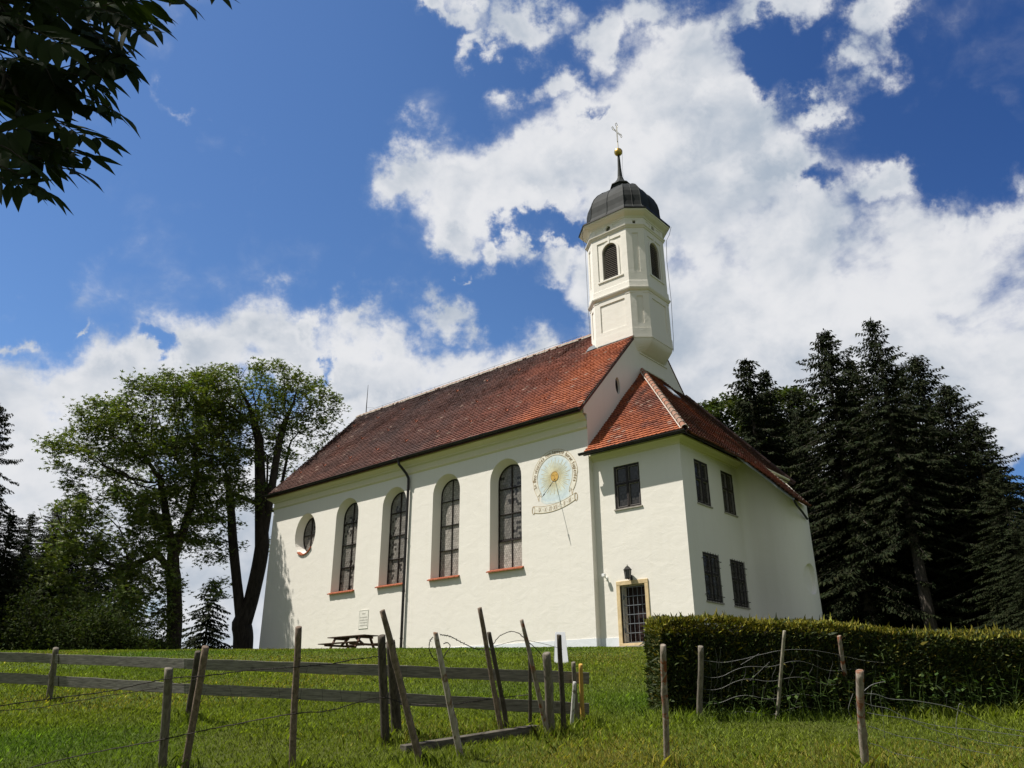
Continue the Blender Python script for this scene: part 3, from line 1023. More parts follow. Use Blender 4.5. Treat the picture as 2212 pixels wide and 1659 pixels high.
bd.add([(0, 8.95, 12.7), (4.6, 9.9, 7.5), (3.3, 11.6, 7.5), (0, 12.0, 8.3)], [(0, 1, 2, 3)], DARK)
bd.build("roof_boarding", M["tile"], roofE)
# hip ridge tiles with pale joints
hp, hm = MB(), MB()
A_, B_ = AP + Vector((0.02, -0.02, 0.05)), SEc + Vector((0.02, -0.02, 0.05))
dv = (A_ - B_)
nh = 19
sdv = dv.cross(Z1).normalized(); upv = sdv.cross(dv).normalized()
if upv.z < 0: upv = -upv
for k in range(nh):
    a, b = B_ + dv * (k / nh), B_ + dv * ((k + 1.12) / nh)
    lp = []
    for q, r in ((a, 0.118), (b, 0.095)):
        lp.append([q + sdv * r * math.cos(t) + upv * r * (math.sin(t)) for t in [math.pi * j / 8 for j in range(9)]])
    hp.loft(lp, closed=False, c=lerp((0.30, 0.125, 0.075), (0.27, 0.17, 0.125), random.random()))
    hm.tube([a + dv.normalized() * -0.01 + sdv * 0.122 * math.cos(t) + upv * 0.122 * math.sin(t) for t in [math.pi * j / 8 for j in range(9)]], 0.011, 5)
hm.tube([B_ + sdv * 0.15 - upv * 0.02, A_ + sdv * 0.12 - upv * 0.02], 0.02, 5)
hm.tube([B_ - sdv * 0.15 - upv * 0.02, A_ - sdv * 0.12 - upv * 0.02], 0.02, 5)
ph = hp.build("hip_ridge_tile", M["ridge"], hipS)
hm.build("ridge_mortar", M["mortar"], hipS)
vg = MB()
vg.tube([(2.4, 6.58, lean_z(2.4) + 0.10), (6.40, 6.31, lean_z(6.40) + 0.10)], 0.020, 6)
vg.build("verge_mortar", M["step"], roofE)
cg = MB()
for k in range(24):
    t0, t1 = k / 24, (k + 1.05) / 24
    a = Vector((0, 8.95, 12.74)).lerp(Vector((4.62, 9.9, 7.5)), t0); b = Vector((0, 8.95, 12.74)).lerp(Vector((4.62, 9.9, 7.5)), t1)
    cg.tube([a, b], [0.085, 0.10], 8, c=lerp(DARK, (0.25, 0.15, 0.11), random.random() * 0.7))
cg.build("hip_ridge_tile", M["ridge"], roofN)
# skylight in the lean-to
F3 = [(0.82, 5.22), (0.82, 5.86), (1.42, 5.72), (1.42, 5.08)]
sk = MB()
slab(sk, [(x, y, lean_z(x) + 0.17) for x, y in F3], 0.12, None)
skl = sk.build("skylight", M["zinc"], roofE)
sk = MB(); sk.add([(x + (0.06 if i < 2 else -0.06), y + (0.06 if i in (0, 3) else -0.06), lean_z(x + (0.06 if i < 2 else -0.06)) + 0.18) for i, (x, y) in enumerate(F3)], [(0, 1, 2, 3)])
sk.build("glass", M["skyglass"], skl)
# gutters of the annex
ag = MB()
half([((-0.22, -0.36, ez - 0.02), (0, 1, 0)), ((4.70, -0.36, ez - 0.02), (0.7, 0.7, 0)), ((4.80, 3.66, lean_z(4.8) + 0.04), (-1, 0.1, 0))], 0.085, ag)
ag.box(-0.05, 4.6, -0.30, -0.24, ez - 0.12, ez - 0.01)
ag.box(4.60, 4.66, -0.28, 3.66, ez - 0.16, ez - 0.04)
ag.build("annex_gutter", M["gutter"], church)
ag = MB()
gp = [(4.80, 3.66), (5.03, 3.84), (5.39, 4.31), (5.98, 4.57), (6.34, 4.92)]
half([((x, y, lean_z(x) + 0.0), (0.3, 1, 0)) for x, y in gp], 0.075, ag)
ag.build("bay_gutter", M["zinc"], church)
ag = MB()
ag.tube([(6.34, 4.95, 5.55), (6.36, 5.1, 5.36), (6.30, 5.8, 5.20), (6.25, 6.35, 5.02)], 0.045, 8)
ag.build("rainwater_bend", M["gutter"], church)

# annex windows
def casement(fr, r_, d, name, seed, grille=False, curtain=False):
    u0, u1, z0, z1 = r_[0][0], r_[1][0], r_[0][1], r_[2][1]
    b = MB()
    t = 0.085
    for (a0, a1, b0, b1) in ((u0, u0 + t, z0, z1), (u1 - t, u1, z0, z1), (u0 + t, u1 - t, z0, z0 + t), (u0 + t, u1 - t, z1 - t, z1)):
        fr.box(b, a0, a1, b0, b1, d - 0.06, d + 0.03)
    um, zm = (u0 + u1) / 2, z0 + (z1 - z0) * 0.58
    fr.box(b, um - 0.05, um + 0.05, z0 + t, z1 - t, d - 0.075, d + 0.03)
    fr.box(b, u0 + t, um - 0.05, zm - 0.05, zm + 0.05, d - 0.068, d + 0.03)
    fr.box(b, um + 0.05, u1 - t, zm - 0.05, zm + 0.05, d - 0.068, d + 0.03)
    w_ = b.build(name, M["frame"], church, bevel=0.008)
    bk = MB(); fr.face(bk, rect(u0 + 0.02, u1 - 0.02, z0 + 0.02, z1 - 0.02), d=d + 0.028)
    bk.build("lead_came", M["lead"] if not curtain else M["void"], w_)
    sash = MB()
    for (a0, a1, b0, b1) in ((u0 + t, um - 0.05, z0 + t, zm - 0.05), (um + 0.05, u1 - t, z0 + t, zm - 0.05), (u0 + t, um - 0.05, zm + 0.05, z1 - t), (um + 0.05, u1 - t, zm + 0.05, z1 - t)):
        s_ = 0.018
        for (c0, c1, e0, e1) in ((a0, a0 + s_, b0, b1), (a1 - s_, a1, b0, b1), (a0 + s_, a1 - s_, b0, b0 + s_), (a0 + s_, a1 - s_, b1 - s_, b1)):
            fr.box(sash, c0, c1, e0, e1, d - 0.045, d + 0.02)
        g = hex_glass(fr, rect(a0 - 0.02, a1 + 0.02, b0 - 0.02, b1 + 0.02), d + 0.015, 0.165, "pane", M["glass"], w_, 0.040 if not curtain else 0.060, 0.0, seed, 0.030)
    sash.build("sash", simple("grey_sash", (0.22, 0.20, 0.19), 0.6), w_)
    s2 = MB()
    fr.box(s2, u0 - 0.04, u1 + 0.05, z0 - 0.05, z0 + 0.002, -0.05, d)
    s2.build("sill", simple("thin_grey_sill", (0.34, 0.31, 0.27), 0.8), w_)
    if grille:
        g = MB()
        n = 6
        for k in range(n):
            u = u0 + (u1 - u0) * (k + 0.5) / n
            g.tube([fr.p(u, z0 - 0.02, -0.06), fr.p(u, z1 + 0.02, -0.06)], 0.010, 6)
        for z in (z0 + 0.22, z0 + 0.62, zm + 0.25, z1 - 0.25):
            e = 0.10 if z in (z0 + 0.22, z1 - 0.25) else 0.0
            g.tube([fr.p(u0 - e, z, -0.06), fr.p(u1 + e, z, -0.06)], 0.011, 6)
            if e:
                for u in (u0 - e + 0.01, u1 + e - 0.01): g.tube([fr.p(u, z, -0.06), fr.p(u, z, 0.05)], 0.011, 6)
        g.build("grille", M["iron"], w_)
casement(FA, w_up, 0.10, "casement_window", 3)
casement(FE, ew[0], 0.07, "casement_window", 4)
casement(FE, ew[1], 0.07, "casement_window", 6, curtain=True)
casement(FE, ew[2], 0.07, "barred_window", 8, True)
casement(FE, ew[3], 0.07, "barred_window", 9, True)

# stone door case, iron grille gate, old door behind
dc = MB()
FA.box(dc, 0.84, 1.00, 0.05, 2.25, -0.045, 0.10)
FA.box(dc, 2.09, 2.24, 0.05, 2.25, -0.045, 0.10)
FA.box(dc, 0.84, 2.24, 2.25, 2.41, -0.047, 0.10)
FA.box(dc, 0.86, 2.22, -0.02, 0.16, -0.055, 0.30)
dcase = dc.build("door_case", M["stone"], church, bevel=0.012)
st = MB(); st.box(0.70, 2.45, -0.12, 0.24, -0.35, 0.05); st.build("door_step", M["step"], church, bevel=0.02)
dr = MB()
FA.face(dr, rect(0.9, 2.2, 0.0, 2.35), d=0.42)
for k in range(5):
    FA.box(dr, 1.05 + k * 0.21, 1.22 + k * 0.21, 0.2, 2.2, 0.40, 0.42)
for z in (0.45, 1.0, 1.55):
    FA.box(dr, 1.45, 2.05, z, z + 0.34, 0.37, 0.40)
dro = dr.build("door", M["reddoor"], church)
gr = MB()
for k in range(6):
    u = 1.06 + k * 0.193
    gr.tube([FA.p(u, 0.19, 0.16), FA.p(u, 2.22, 0.16)], 0.009, 6)
for k in range(7):
    z = 0.20 + k * 0.33
    FA.box(gr, 1.05, 2.04, z - 0.010, z + 0.010, 0.145, 0.175)
for z in (0.55, 1.75): FA.box(gr, 1.015, 1.06, z, z + 0.16, 0.12, 0.17)
gr.build("grille_gate", M["greybar"], dro)

# --- bell tower
TC = Vector((-1.07, 5.755, 0))
HX, HY, CHX, CHY = 1.75, 1.575, 0.69, 0.60
def octo(g=0.0, z=0.0, hx=HX, hy=HY):
    gx, gy = hx + g, hy + g
    cx_, cy_ = CHX + g * 0.41, CHY + g * 0.41
    pts = [(-gx + cx_, -gy), (gx - cx_, -gy), (gx, -gy + cy_), (gx, gy - cy_), (gx - cx_, gy), (-gx + cx_, gy), (-gx, gy - cy_), (-gx, -gy + cy_)]
    return [Vector((TC.x + a, TC.y + b, z)) for a, b in pts]
tw_ = MB()
base = octo()
Zb, Zt = 14.35, 21.25
windows = []
for i in range(8):
    a, b = base[i], base[(i + 1) % 8]
    U = (b - a); wdt = U.length
    fr = Fr((a.x, a.y, 0), U, Vector((U.y, -U.x, 0)))
    main = i % 2 == 0
    c = wdt / 2
    z0 = Zb if i not in () else Zb
    mw = wdt / 2 - (0.33 if main else 0.30)
    lowp = rect(c - mw, c + mw, 15.15, 16.66)
    upp = rect(c - mw, c + mw, 18.02, 20.28)
    ovl = ell(c, 20.98, 0.15, 0.15) if main else rect(c - 0.075, c + 0.075, 20.84, 21.02)
    hl = [lowp, upp, ovl]
    sp_ = []
    if main:
        for s_ in (-1, 1):
            hl.append(rect(*(sorted((c + s_ * 0.30, c + s_ * (mw + 0.05)))), 20.88, 21.10)); sp_.append(hl[-1])
    fr.face(tw_, rect(0, wdt, z0, Zt), hl)
    fr.reveal(tw_, lowp, 0, lowp, 0.045); fr.face(tw_, lowp, d=0.045)
    fr.reveal(tw_, ovl, 0, ovl, 0.12)
    for q in sp_: fr.reveal(tw_, q, 0, q, 0.03); fr.face(tw_, q, d=0.03)
    fr.reveal(tw_, upp, 0, upp, 0.045)
    if main:
        ap = arch(c, 0.45, 18.05 + 0.02, 19.63, 0.47)
        # panel face with an arched opening; a raised architrave round it and a keystone
        fr.face(tw_, upp, [ap], 0.045)
        fr.reveal(tw_, ap, 0.045, ap, 0.24)
        arc_o, arc_i = arch(c, 0.57, 18.025, 19.63, 0.60), ap
        fr.face(tw_, arc_o, [ap], 0.015); fr.reveal(tw_, arc_o, 0.045, arc_o, 0.015)
        fr.box(tw_, c - 0.05, c + 0.05, 20.08, 20.66, -0.015, 0.05)
        fr.box(tw_, c - mw - 0.03, c + mw + 0.03, 17.94, 18.02, -0.05, 0.03)
        windows.append((fr, c, ap))
    else:
        fr.face(tw_, upp, d=0.045)
    fr.box(tw_, 0.0, 0.26, 16.84, 16.90, -0.02, 0.02); fr.box(tw_, wdt - 0.26, wdt, 16.84, 16.90, -0.02, 0.02)
tower_prof = [[(14.88, 0.0), (14.90, 0.025), (14.40, 0.030), (14.38, 0.0)],
              [(16.95, 0.0), (16.98, 0.05), (17.06, 0.10), (17.12, 0.115), (17.16, 0.05), (17.50, 0.035), (17.53, 0.0)],
              [(20.58, 0.0), (20.61, 0.05), (20.66, 0.05), (20.70, 0.10), (20.75, 0.11), (20.79, 0.0)],
              [(21.18, 0.0), (21.20, 0.05), (21.24, 0.06), (21.27, 0.11), (21.31, 0.19), (21.37, 0.27), (21.41, 0.29), (21.42, 0.33), (21.50, 0.345), (21.52, 0.31), (21.6, 0.1)]]
tower = tw_.build("bell_tower", M["plaster"], church)
for pr in tower_prof:
    b = MB(); b.loft([octo(g, z) for z, g in pr])
    b.build("tower_moulding", M["plaster"], tower)
# corbel carrying the overhang in front of the gable
co_ = MB()
lp = []
for k in range(11):
    t = k / 10
    z = 14.40 - 0.66 * t
    kx = math.cos(t * math.pi / 2) ** 0.8 * 0.97 + 0.03
    ky = 1 - 0.17 * t ** 2
    row = []
    for p in (Vector((-0.30, TC.y - HY, 0)), base[1], base[2], base[3], base[4], Vector((-0.30, TC.y + HY, 0))):
        row.append((0.0 + max(-0.3, p.x) * (kx if p.x > 0 else 1) if p.x > 0 else p.x, TC.y + (p.y - TC.y) * ky, z))
    lp.append(row)
co_.loft(lp, closed=False)
co_.build("corbel", M["plaster"], tower)
# louvred belfry openings
for fr, c, ap in windows:
    lv = MB()
    z = 18.10
    while z < 20.06:
        hw = 0.45 if z < 19.63 else 0.45 * math.sqrt(max(0.0, 1 - ((z - 19.63) / 0.47) ** 2))
        if hw > 0.06:
            P = [fr.p(c - hw, z, 0.10), fr.p(c + hw, z, 0.10), fr.p(c + hw, z + 0.07, 0.20), fr.p(c - hw, z + 0.07, 0.20)]
            Q = [p - Z1 * 0.016 for p in P]
            lv.add(P + Q, [(0, 1, 2, 3), (7, 6, 5, 4), (0, 4, 5, 1), (1, 5, 6, 2), (3, 2, 6, 7), (0, 3, 7, 4)])
        z += 0.107
    inner = arch(c, 0.40, 18.12, 19.63, 0.42)
    ring(fr, ap, inner, 0.09, 0.12, lv)
    lo = lv.build("belfry_louvre", M["louvre"], tower)
    bk = MB(); fr.face(bk, ap, d=0.235); bk.build("belfry_opening", M["void"], tower)
dim_hole = simple("dim_hole", (0.12, 0.11, 0.08), 0.9)
for i in range(8):
    vd = MB()
    a, b = base[i], base[(i + 1) % 8]
    U = (b - a); c = U.length / 2
    fr = Fr((a.x, a.y, 0), U, Vector((U.y, -U.x, 0)))
    fr.face(vd, ell(c, 20.98, 0.16, 0.16) if i % 2 == 0 else rect(c - 0.08, c + 0.08, 20.83, 21.03), d=0.115)
    vd.build("air_hole", dim_hole, tower)

# dome with standing seams
dm = MB()
dprof = [(21.52, 0.35), (21.60, 0.36), (21.70, 0.20), (21.84, 0.06), (22.02, -0.02), (22.30, -0.05), (22.65, -0.06), (22.98, -0.12), (23.30, -0.24), (23.60, -0.43), (23.86, -0.70), (24.06, -1.00), (24.18, -1.26)]
def octd(z, g):
    f = (HX + g) / HX
    return [Vector((TC.x + (p.x - TC.x) * f, TC.y + (p.y - TC.y) * ((HY + g) / HY), z)) for p in base]
dl = [octd(z, g) for z, g in dprof]
dm.loft(dl, cap1=True)
dome = dm.build("tower_dome", M["dome"], tower)
se = MB()
for i in range(8):
    se.tube([q[i] for q in dl[2:]], 0.028, 6)
    se.tube([(q[i] + q[(i + 1) % 8]) / 2 for q in dl[2:]], 0.024, 6)
se.build("dome_seam", M["dome"], dome)
ed = MB(); ed.loft([octo(0.35, 21.50), octo(0.385, 21.50), octo(0.385, 21.58), octo(0.35, 21.58)]); ed.build("dome_edge", M["gutter"], dome)
sp = MB()
def ngon(r, z, n=8): return [Vector((TC.x + r * math.cos(math.pi / 8 + 2 * math.pi * k / n), TC.y + r * math.sin(math.pi / 8 + 2 * math.pi * k / n), z)) for k in range(n)]
sp.loft([ngon(0.52, 24.10), ngon(0.50, 24.40), ngon(0.60, 24.42), ngon(0.58, 24.48), ngon(0.36, 24.66), ngon(0.22, 24.86), ngon(0.140, 25.1), ngon(0.098, 25.7), ngon(0.065, 26.58)], cap1=True)
sp.build("spire", M["dome"], tower)
bl = MB()
R = 0.235
bl.loft([[Vector((TC.x + R * math.sin(t) * math.cos(2 * math.pi * k / 20), TC.y + R * math.sin(t) * math.sin(2 * math.pi * k / 20), 26.80 + R * math.cos(t))) for k in range(20)] for t in [0.001 + (math.pi - 0.002) * j / 12 for j in range(13)]])
bl.build("gilded_ball", M["gold"], tower, smooth=True)
cr = MB()
def cp(y, z): return Vector((TC.x, TC.y + y, z))
cr.tube([cp(0, 27.0), cp(0, 27.55)], [0.035, 0.028], 6)
def loopw(pts, r=0.017): cr.tube([cp(*p) for p in pts] + [cp(*pts[0])], r, 5, cap=False)
loopw([(-0.035, 27.5), (0.035, 27.5), (0.035, 28.16), (0.36, 28.16), (0.36, 28.11), (0.45, 28.09), (0.52, 28.20), (0.45, 28.31), (0.36, 28.29), (0.36, 28.24), (0.035, 28.24), (0.035, 28.62), (0.10, 28.62), (0.12, 28.72), (0, 28.86),
       (-0.12, 28.72), (-0.10, 28.62), (-0.035, 28.62), (-0.035, 28.24), (-0.36, 28.24), (-0.36, 28.29), (-0.45, 28.31), (-0.52, 28.20), (-0.45, 28.09), (-0.36, 28.11), (-0.36, 28.16), (-0.035, 28.16)])
cr.build("cross", M["palemetal"], tower)
pe = [octo(0.39, 21.5)[3] + Vector((0.05, 0, 0)), octo(0.22, 21.0)[3] + Vector((0.12, 0, 0)), octo(0.16, 20.7)[3], octo(0.10, 19.5)[3], octo(0.13, 17.2)[3], octo(0.08, 15.0)[3], octo(0.03, 14.3)[3]]
lc = MB()
lc.tube(pe, 0.012, 5)
lc.build("lightning_cable", M["cable"], tower)
lc = MB()
lc.tube([p + Vector((-2.95, -2.3, 0)) for p in [octo(0.40, 21.5)[3], octo(0.22, 21.0)[3]]], 0.012, 5)
lc.build("lightning_cable", M["cable"], tower)
lc = MB()
lc.tube([octo(0.39, 21.5)[0], octo(0.3, 21.1)[0] + Vector((-.25, .1, 0)), octo(0.12, 20.6)[0] + Vector((-.6, .5, 0)), octo(0.1, 17.2)[0] + Vector((-.65, .55, 0)), octo(0.06, 15.6)[0] + Vector((-.65, .55, 0))], 0.010, 5)
lc.build("lightning_cable", M["cable"], tower)
lc = MB()
lc.tube([Vector((TC.x + 0.26, TC.y, 26.8)), Vector((TC.x + 0.17, TC.y + 0.05, 25.8)), Vector((TC.x + 0.2, TC.y, 25.0))], 0.008, 5)
lc.build("lightning_cable", M["cable"], tower)
fl = MB()
fl.add([(-2.72, 4.06, roof_z(4.06) + 0.075), (-2.08, 4.12, roof_z(4.12) + 0.075), (-2.34, 4.42, roof_z(4.42) + 0.13), (-2.74, 4.42, roof_z(4.42) + 0.08)], [(0, 1, 2, 3)])
fl.add([(-2.05, 4.12, roof_z(4.12) + 0.065), (0.0, 4.13, roof_z(4.13) + 0.065), (0.0, 4.19, roof_z(4.19) + 0.10), (-2.05, 4.19, roof_z(4.19) + 0.10)], [(0, 1, 2, 3)])
fl.build("lead_flashing", simple("dull_lead", (0.15, 0.16, 0.17), 0.8), tower)

# --- painted sundial
SDC = (-1.77, 6.95)
BLUE, PALE, OCH, CREAM, LINE = (0.62, 0.71, 0.745), (0.71, 0.73, 0.68), (0.60, 0.47, 0.27), (0.80, 0.76, 0.66), (0.38, 0.28, 0.17)
def pz(u, z, k): return Vector((u, -0.004 - 0.003 * k, z))
pn = MB()
def radial(theta):                             # outline of the blue field
    c, s = math.cos(theta), math.sin(theta)
    if s > -0.35: return 0.93
    zb = 5.84 + 0.14 * abs(c) ** 2
    return min(1.20, (SDC[1] - zb) / max(0.2, -s)) if s < -0.72 else 0.93 + (-0.35 - s) * 0.35
NR, NA = 12, 72
for j in range(NR):
    for k in range(NA):
        q = []
        for jj, kk in ((j, k), (j, k + 1), (j + 1, k + 1), (j + 1, k)):
            th = 2 * math.pi * kk / NA
            r = radial(th) * jj / NR
            q.append(pz(SDC[0] + r * math.cos(th), SDC[1] + r * math.sin(th), 0))
        t = (j + 0.5) / NR
        n_ = nz(k * 0.12, j * 0.3, 1.0, 4) * 0.25
        c = lerp((0.78, 0.74, 0.55), (0.66, 0.72, 0.64), clamp(t * 2.2)) if t < 0.45 else lerp((0.66, 0.72, 0.64), BLUE, clamp((t - 0.45) * 2.4 + n_))
        if t > 0.92: c = lerp(c, (0.78, 0.78, 0.70), 0.45)
        pn.add(q, [(0, 3, 2, 1)], c)
for k in range(48):                            # golden rays
    th = 2 * math.pi * (k + 0.5) / 48
    r1 = (0.80 if k % 2 else 0.66) * random.uniform(0.9, 1.05)
    d, e = Vector((math.cos(th), 0, math.sin(th))), Vector((-math.sin(th), 0, math.cos(th)))
    o = Vector((SDC[0], -0.008, SDC[1]))
    pn.add([o + d * 0.24 - e * 0.012, o + d * r1 - e * 0.010, o + d * r1 + e * 0.010, o + d * 0.24 + e * 0.012], [(0, 1, 2, 3)], lerp((0.72, 0.66, 0.40), OCH, 0.25 + 0.35 * (k % 2)))
def strip(mb, pts, w, k, c):
    pts = [Vector((p[0], 0, p[1])) for p in pts]
    for a, b in zip(pts, pts[1:]):
        t = (b - a)
        if t.length < 1e-6: continue
        t.normalize(); e = Vector((-t.z, 0, t.x)) * w / 2
        y = Vector((0, -0.004 - 0.003 * k, 0))
        mb.add([a - e + y - t * w * 0.2, b - e + y + t * w * 0.2, b + e + y + t * w * 0.2, a + e + y - t * w * 0.2], [(0, 1, 2, 3)], c)
ang = [math.radians(216 - 252 * k / 60) for k in range(61)]
RI, RO = 0.96, 1.20
def ringp(r, a): return (SDC[0] + r * math.cos(a) * (1.0 if math.sin(a) > 0 else 0.97), SDC[1] + r * math.sin(a))
for a, b in zip(ang, ang[1:]):
    q = [pz(*ringp(RI, a), 2), pz(*ringp(RI, b), 2), pz(*ringp(RO, b), 2), pz(*ringp(RO, a), 2)]
    pn.add(q, [(0, 1, 2, 3)], CREAM)
strip(pn, [ringp(RI, a) for a in ang], 0.016, 3, lerp(OCH, LINE, 0.2)); strip(pn, [ringp(RO, a) for a in ang], 0.016, 3, lerp(OCH, LINE, 0.2))
for a_, s_ in ((ang[0], 1), (ang[-1], -1)):    # swallow tails of the ribbon
    e0, e1 = ringp(RI, a_), ringp(RO, a_)
    m_ = ((e0[0] + e1[0]) / 2, (e0[1] + e1[1]) / 2)
    strip(pn, [e0, (e0[0] + 0.02 * s_, e0[1] - 0.18), m_, (e1[0] + 0.06 * s_, e1[1] - 0.20), e1], 0.016, 3, lerp(OCH, LINE, 0.2))
# lower scroll with the hours
def low(u): return 5.655 + 0.20 * ((u + 1.95) / 1.15) ** 2 + 0.07 * (u + 1.85)
us_ = [-2.92 + 2.20 * k / 40 for k in range(41)]
for a, b in zip(us_, us_[1:]):
    pn.add([pz(a, low(a) - 0.14, 2), pz(b, low(b) - 0.14, 2), pz(b, low(b) + 0.14, 2), pz(a, low(a) + 0.14, 2)], [(0, 1, 2, 3)], CREAM)
for s_ in (-0.14, 0.14): strip(pn, [(u, low(u) + s_) for u in us_], 0.016, 3, lerp(OCH, LINE, 0.2))
for u_, s_ in ((us_[0], -1), (us_[-1], 1)):    # curled ends
    c_ = (u_ + s_ * 0.02, low(u_) - 0.03)
    strip(pn, [(c_[0] + 0.075 * math.cos(t), c_[1] + 0.16 * math.sin(t)) for t in [2 * math.pi * k / 16 for k in range(17)]], 0.026, 3, lerp(OCH, LINE, 0.5))
# lettering drawn with a broad pen
G = {'I': [[(.5, 0), (.5, 1)], [(.2, 1), (.8, .92)], [(.2, .02), (.7, .08)]], 'D': [[(.2, 0), (.2, .95)], [(.05, 1), (.6, .95), (.85, .7), (.85, .25), (.5, 0), (.1, .03)], [(.45, .2), (.45, .8)]],
     'n': [[(.15, 0), (.15, .6)], [(.15, .5), (.5, .64), (.65, .5), (.65, 0)]], 'e': [[(.6, .12), (.35, 0), (.12, .15), (.12, .5), (.4, .64), (.6, .5), (.15, .3)]],
     'o': [[(.12, .15), (.12, .5), (.4, .64), (.65, .5), (.65, .15), (.4, 0), (.12, .15)]], 'v': [[(.12, .66), (.15, .15), (.4, 0), (.65, .15), (.65, .5), (.45, .64)]],
     'i': [[(.25, 0), (.25, .6)], [(.2, .8), (.35, .86)]], 't': [[(.3, .9), (.3, .1), (.5, 0)], [(.08, .62), (.55, .62)]], 's': [[(.6, .55), (.35, .64), (.15, .5), (.6, .2), (.4, 0), (.1, .1)]],
     'r': [[(.15, 0), (.15, .6)], [(.15, .5), (.4, .64), (.55, .52)]], 'h': [[(.15, 0), (.15, 1)], [(.15, .5), (.5, .64), (.65, .5), (.65, .1), (.5, -.15)]],
     'a': [[(.15, .55), (.4, .64), (.6, .5), (.6, 0)], [(.6, .35), (.2, .3), (.12, .1), (.35, 0), (.6, .12)]], 'f': [[(.25, -.1), (.25, .85), (.55, .98)], [(.05, .6), (.5, .6)]],
     'u': [[(.15, .62), (.15, .12), (.4, 0), (.65, .12)], [(.65, .62), (.65, 0)]], 'g': [[(.62, .62), (.62, -.15), (.35, -.3), (.1, -.2)], [(.62, .5), (.35, .64), (.12, .5), (.12, .15), (.35, .02), (.62, .12)]], ' ': []}
ADV = {'i': .46, 't': .62, 'r': .62, 'I': .95, 'D': 1.05, 'f': .6, ' ': .55}
txt = "In Deo viventes non terrent horae fugientes"
tot = sum(ADV.get(c, .8) for c in txt)
LH = 0.155
span = math.radians(222)
pos = 0.0
for ch_ in txt:
    adv = ADV.get(ch_, .8)
    a = math.radians(201) - span * (pos + adv / 2) / tot
    rb = 1.015
    o = (SDC[0] + rb * math.cos(a), SDC[1] + rb * math.sin(a))
    ux, uz = math.sin(a), -math.cos(a)          # reading direction
    vx, vz = math.cos(a), math.sin(a)           # away from the middle
    sc_ = span * rb / tot
    for st_ in G[ch_]:
        strip(pn, [(o[0] + ux * (x - .4) * sc_ + vx * y * LH, o[1] + uz * (x - .4) * sc_ + vz * y * LH) for x, y in st_], 0.024, 4, LINE)
    pos += adv
def numeral(s_, u0, h=0.17):
    u = u0
    for c in s_:
        z = low(u) - 0.085
        if c == 'I': strip(pn, [(u + .02, z), (u + .02, z + h)], 0.018, 4, LINE); u += 0.045
        elif c == 'X': strip(pn, [(u, z), (u + .085, z + h)], 0.018, 4, LINE); strip(pn, [(u, z + h), (u + .085, z)], 0.014, 5, LINE); u += 0.105
        elif c == '.': strip(pn, [(u + .01, z + h * .5), (u + .03, z + h * .5)], 0.022, 4, LINE); u += 0.05
for s_, u_ in (('.', -2.78), ('IX', -2.66), ('.', -2.44), ('X', -2.33), ('.', -2.19), ('XI', -2.10), ('.', -1.93), ('XII', -1.86), ('.', -1.63), ('I', -1.55), ('.', -1.44), ('II', -1.34), ('.', -1.17), ('III', -1.08), ('.', -0.88)):
    numeral(s_, u_)
# sun face
for j in range(24):
    t0, t1 = 2 * math.pi * j / 24, 2 * math.pi * (j + 1) / 24
    pn.add([pz(SDC[0], SDC[1] + .02, 3), pz(SDC[0] + .20 * math.cos(t0), SDC[1] + .02 + .21 * math.sin(t0), 3), pz(SDC[0] + .20 * math.cos(t1), SDC[1] + .02 + .21 * math.sin(t1), 3)], [(0, 1, 2)], (0.62, 0.40, 0.12))
fx, fz = SDC[0], SDC[1] + .02
strip(pn, [(fx + .20 * math.cos(t), fz + .21 * math.sin(t)) for t in [2 * math.pi * k / 24 for k in range(25)]], 0.02, 4, (0.40, 0.22, 0.07))
for s_ in (-1, 1): strip(pn, [(fx + s_ * .045, fz + .055), (fx + s_ * .105, fz + .055)], 0.022, 4, (0.26, 0.14, 0.05))
strip(pn, [(fx, fz + .06), (fx - .012, fz - .035), (fx + .02, fz - .04)], 0.016, 4, (0.36, 0.2, 0.07))
strip(pn, [(fx - .06, fz - .095), (fx, fz - .112), (fx + .06, fz - .095)], 0.018, 4, (0.33, 0.15, 0.06))
sundial = pn.build("sundial", M["paint"], church)
gn = MB()
g0, g1 = Vector((-1.76, 0.0, 6.87)), Vector((-1.81, -0.83, 5.94))
gn.tube([g0, g1], 0.012, 6)
gd = (g1 - g0).normalized()
gn.tube([g1 - gd * 0.20, g1], [0.032, 0.003], 6)
gn.tube([g0 + gd * 0.42, g0 + gd * 0.50], 0.022, 6)
gn.build("gnomon", M["iron"], sundial)
# inscription tablet beside the picnic table: faint lines too worn to read
tb = MB()
FS.box(tb, -14.12, -13.46, 1.52, 2.36, -0.012, 0.0, (0.75, 0.73, 0.67))
FS.box(tb, -14.14, -14.12, 1.50, 2.38, -0.020, 0.0, (0.74, 0.73, 0.66)); FS.box(tb, -13.46, -13.44, 1.50, 2.38, -0.020, 0.0, (0.74, 0.73, 0.66))
FS.box(tb, -14.12, -13.46, 2.36, 2.38, -0.020, 0.0, (0.74, 0.73, 0.66)); FS.box(tb, -14.12, -13.46, 1.50, 1.52, -0.020, 0.0, (0.74, 0.73, 0.66))
rr = random.Random(3)
for k, z in enumerate((2.20, 2.03, 1.90, 1.78, 1.65)):
    u = -14.06 if k else -13.93
    end = -13.52 if k else -13.66
    while u < end:
        w = rr.uniform(0.015, 0.04)
        FS.box(tb, u, u + w, z - 0.024, z + rr.uniform(0.02, 0.036), -0.016, -0.012, (0.50, 0.485, 0.44))
        u += w + rr.uniform(0.010, 0.022)
tb.build("inscription_tablet", M["paint"], church)

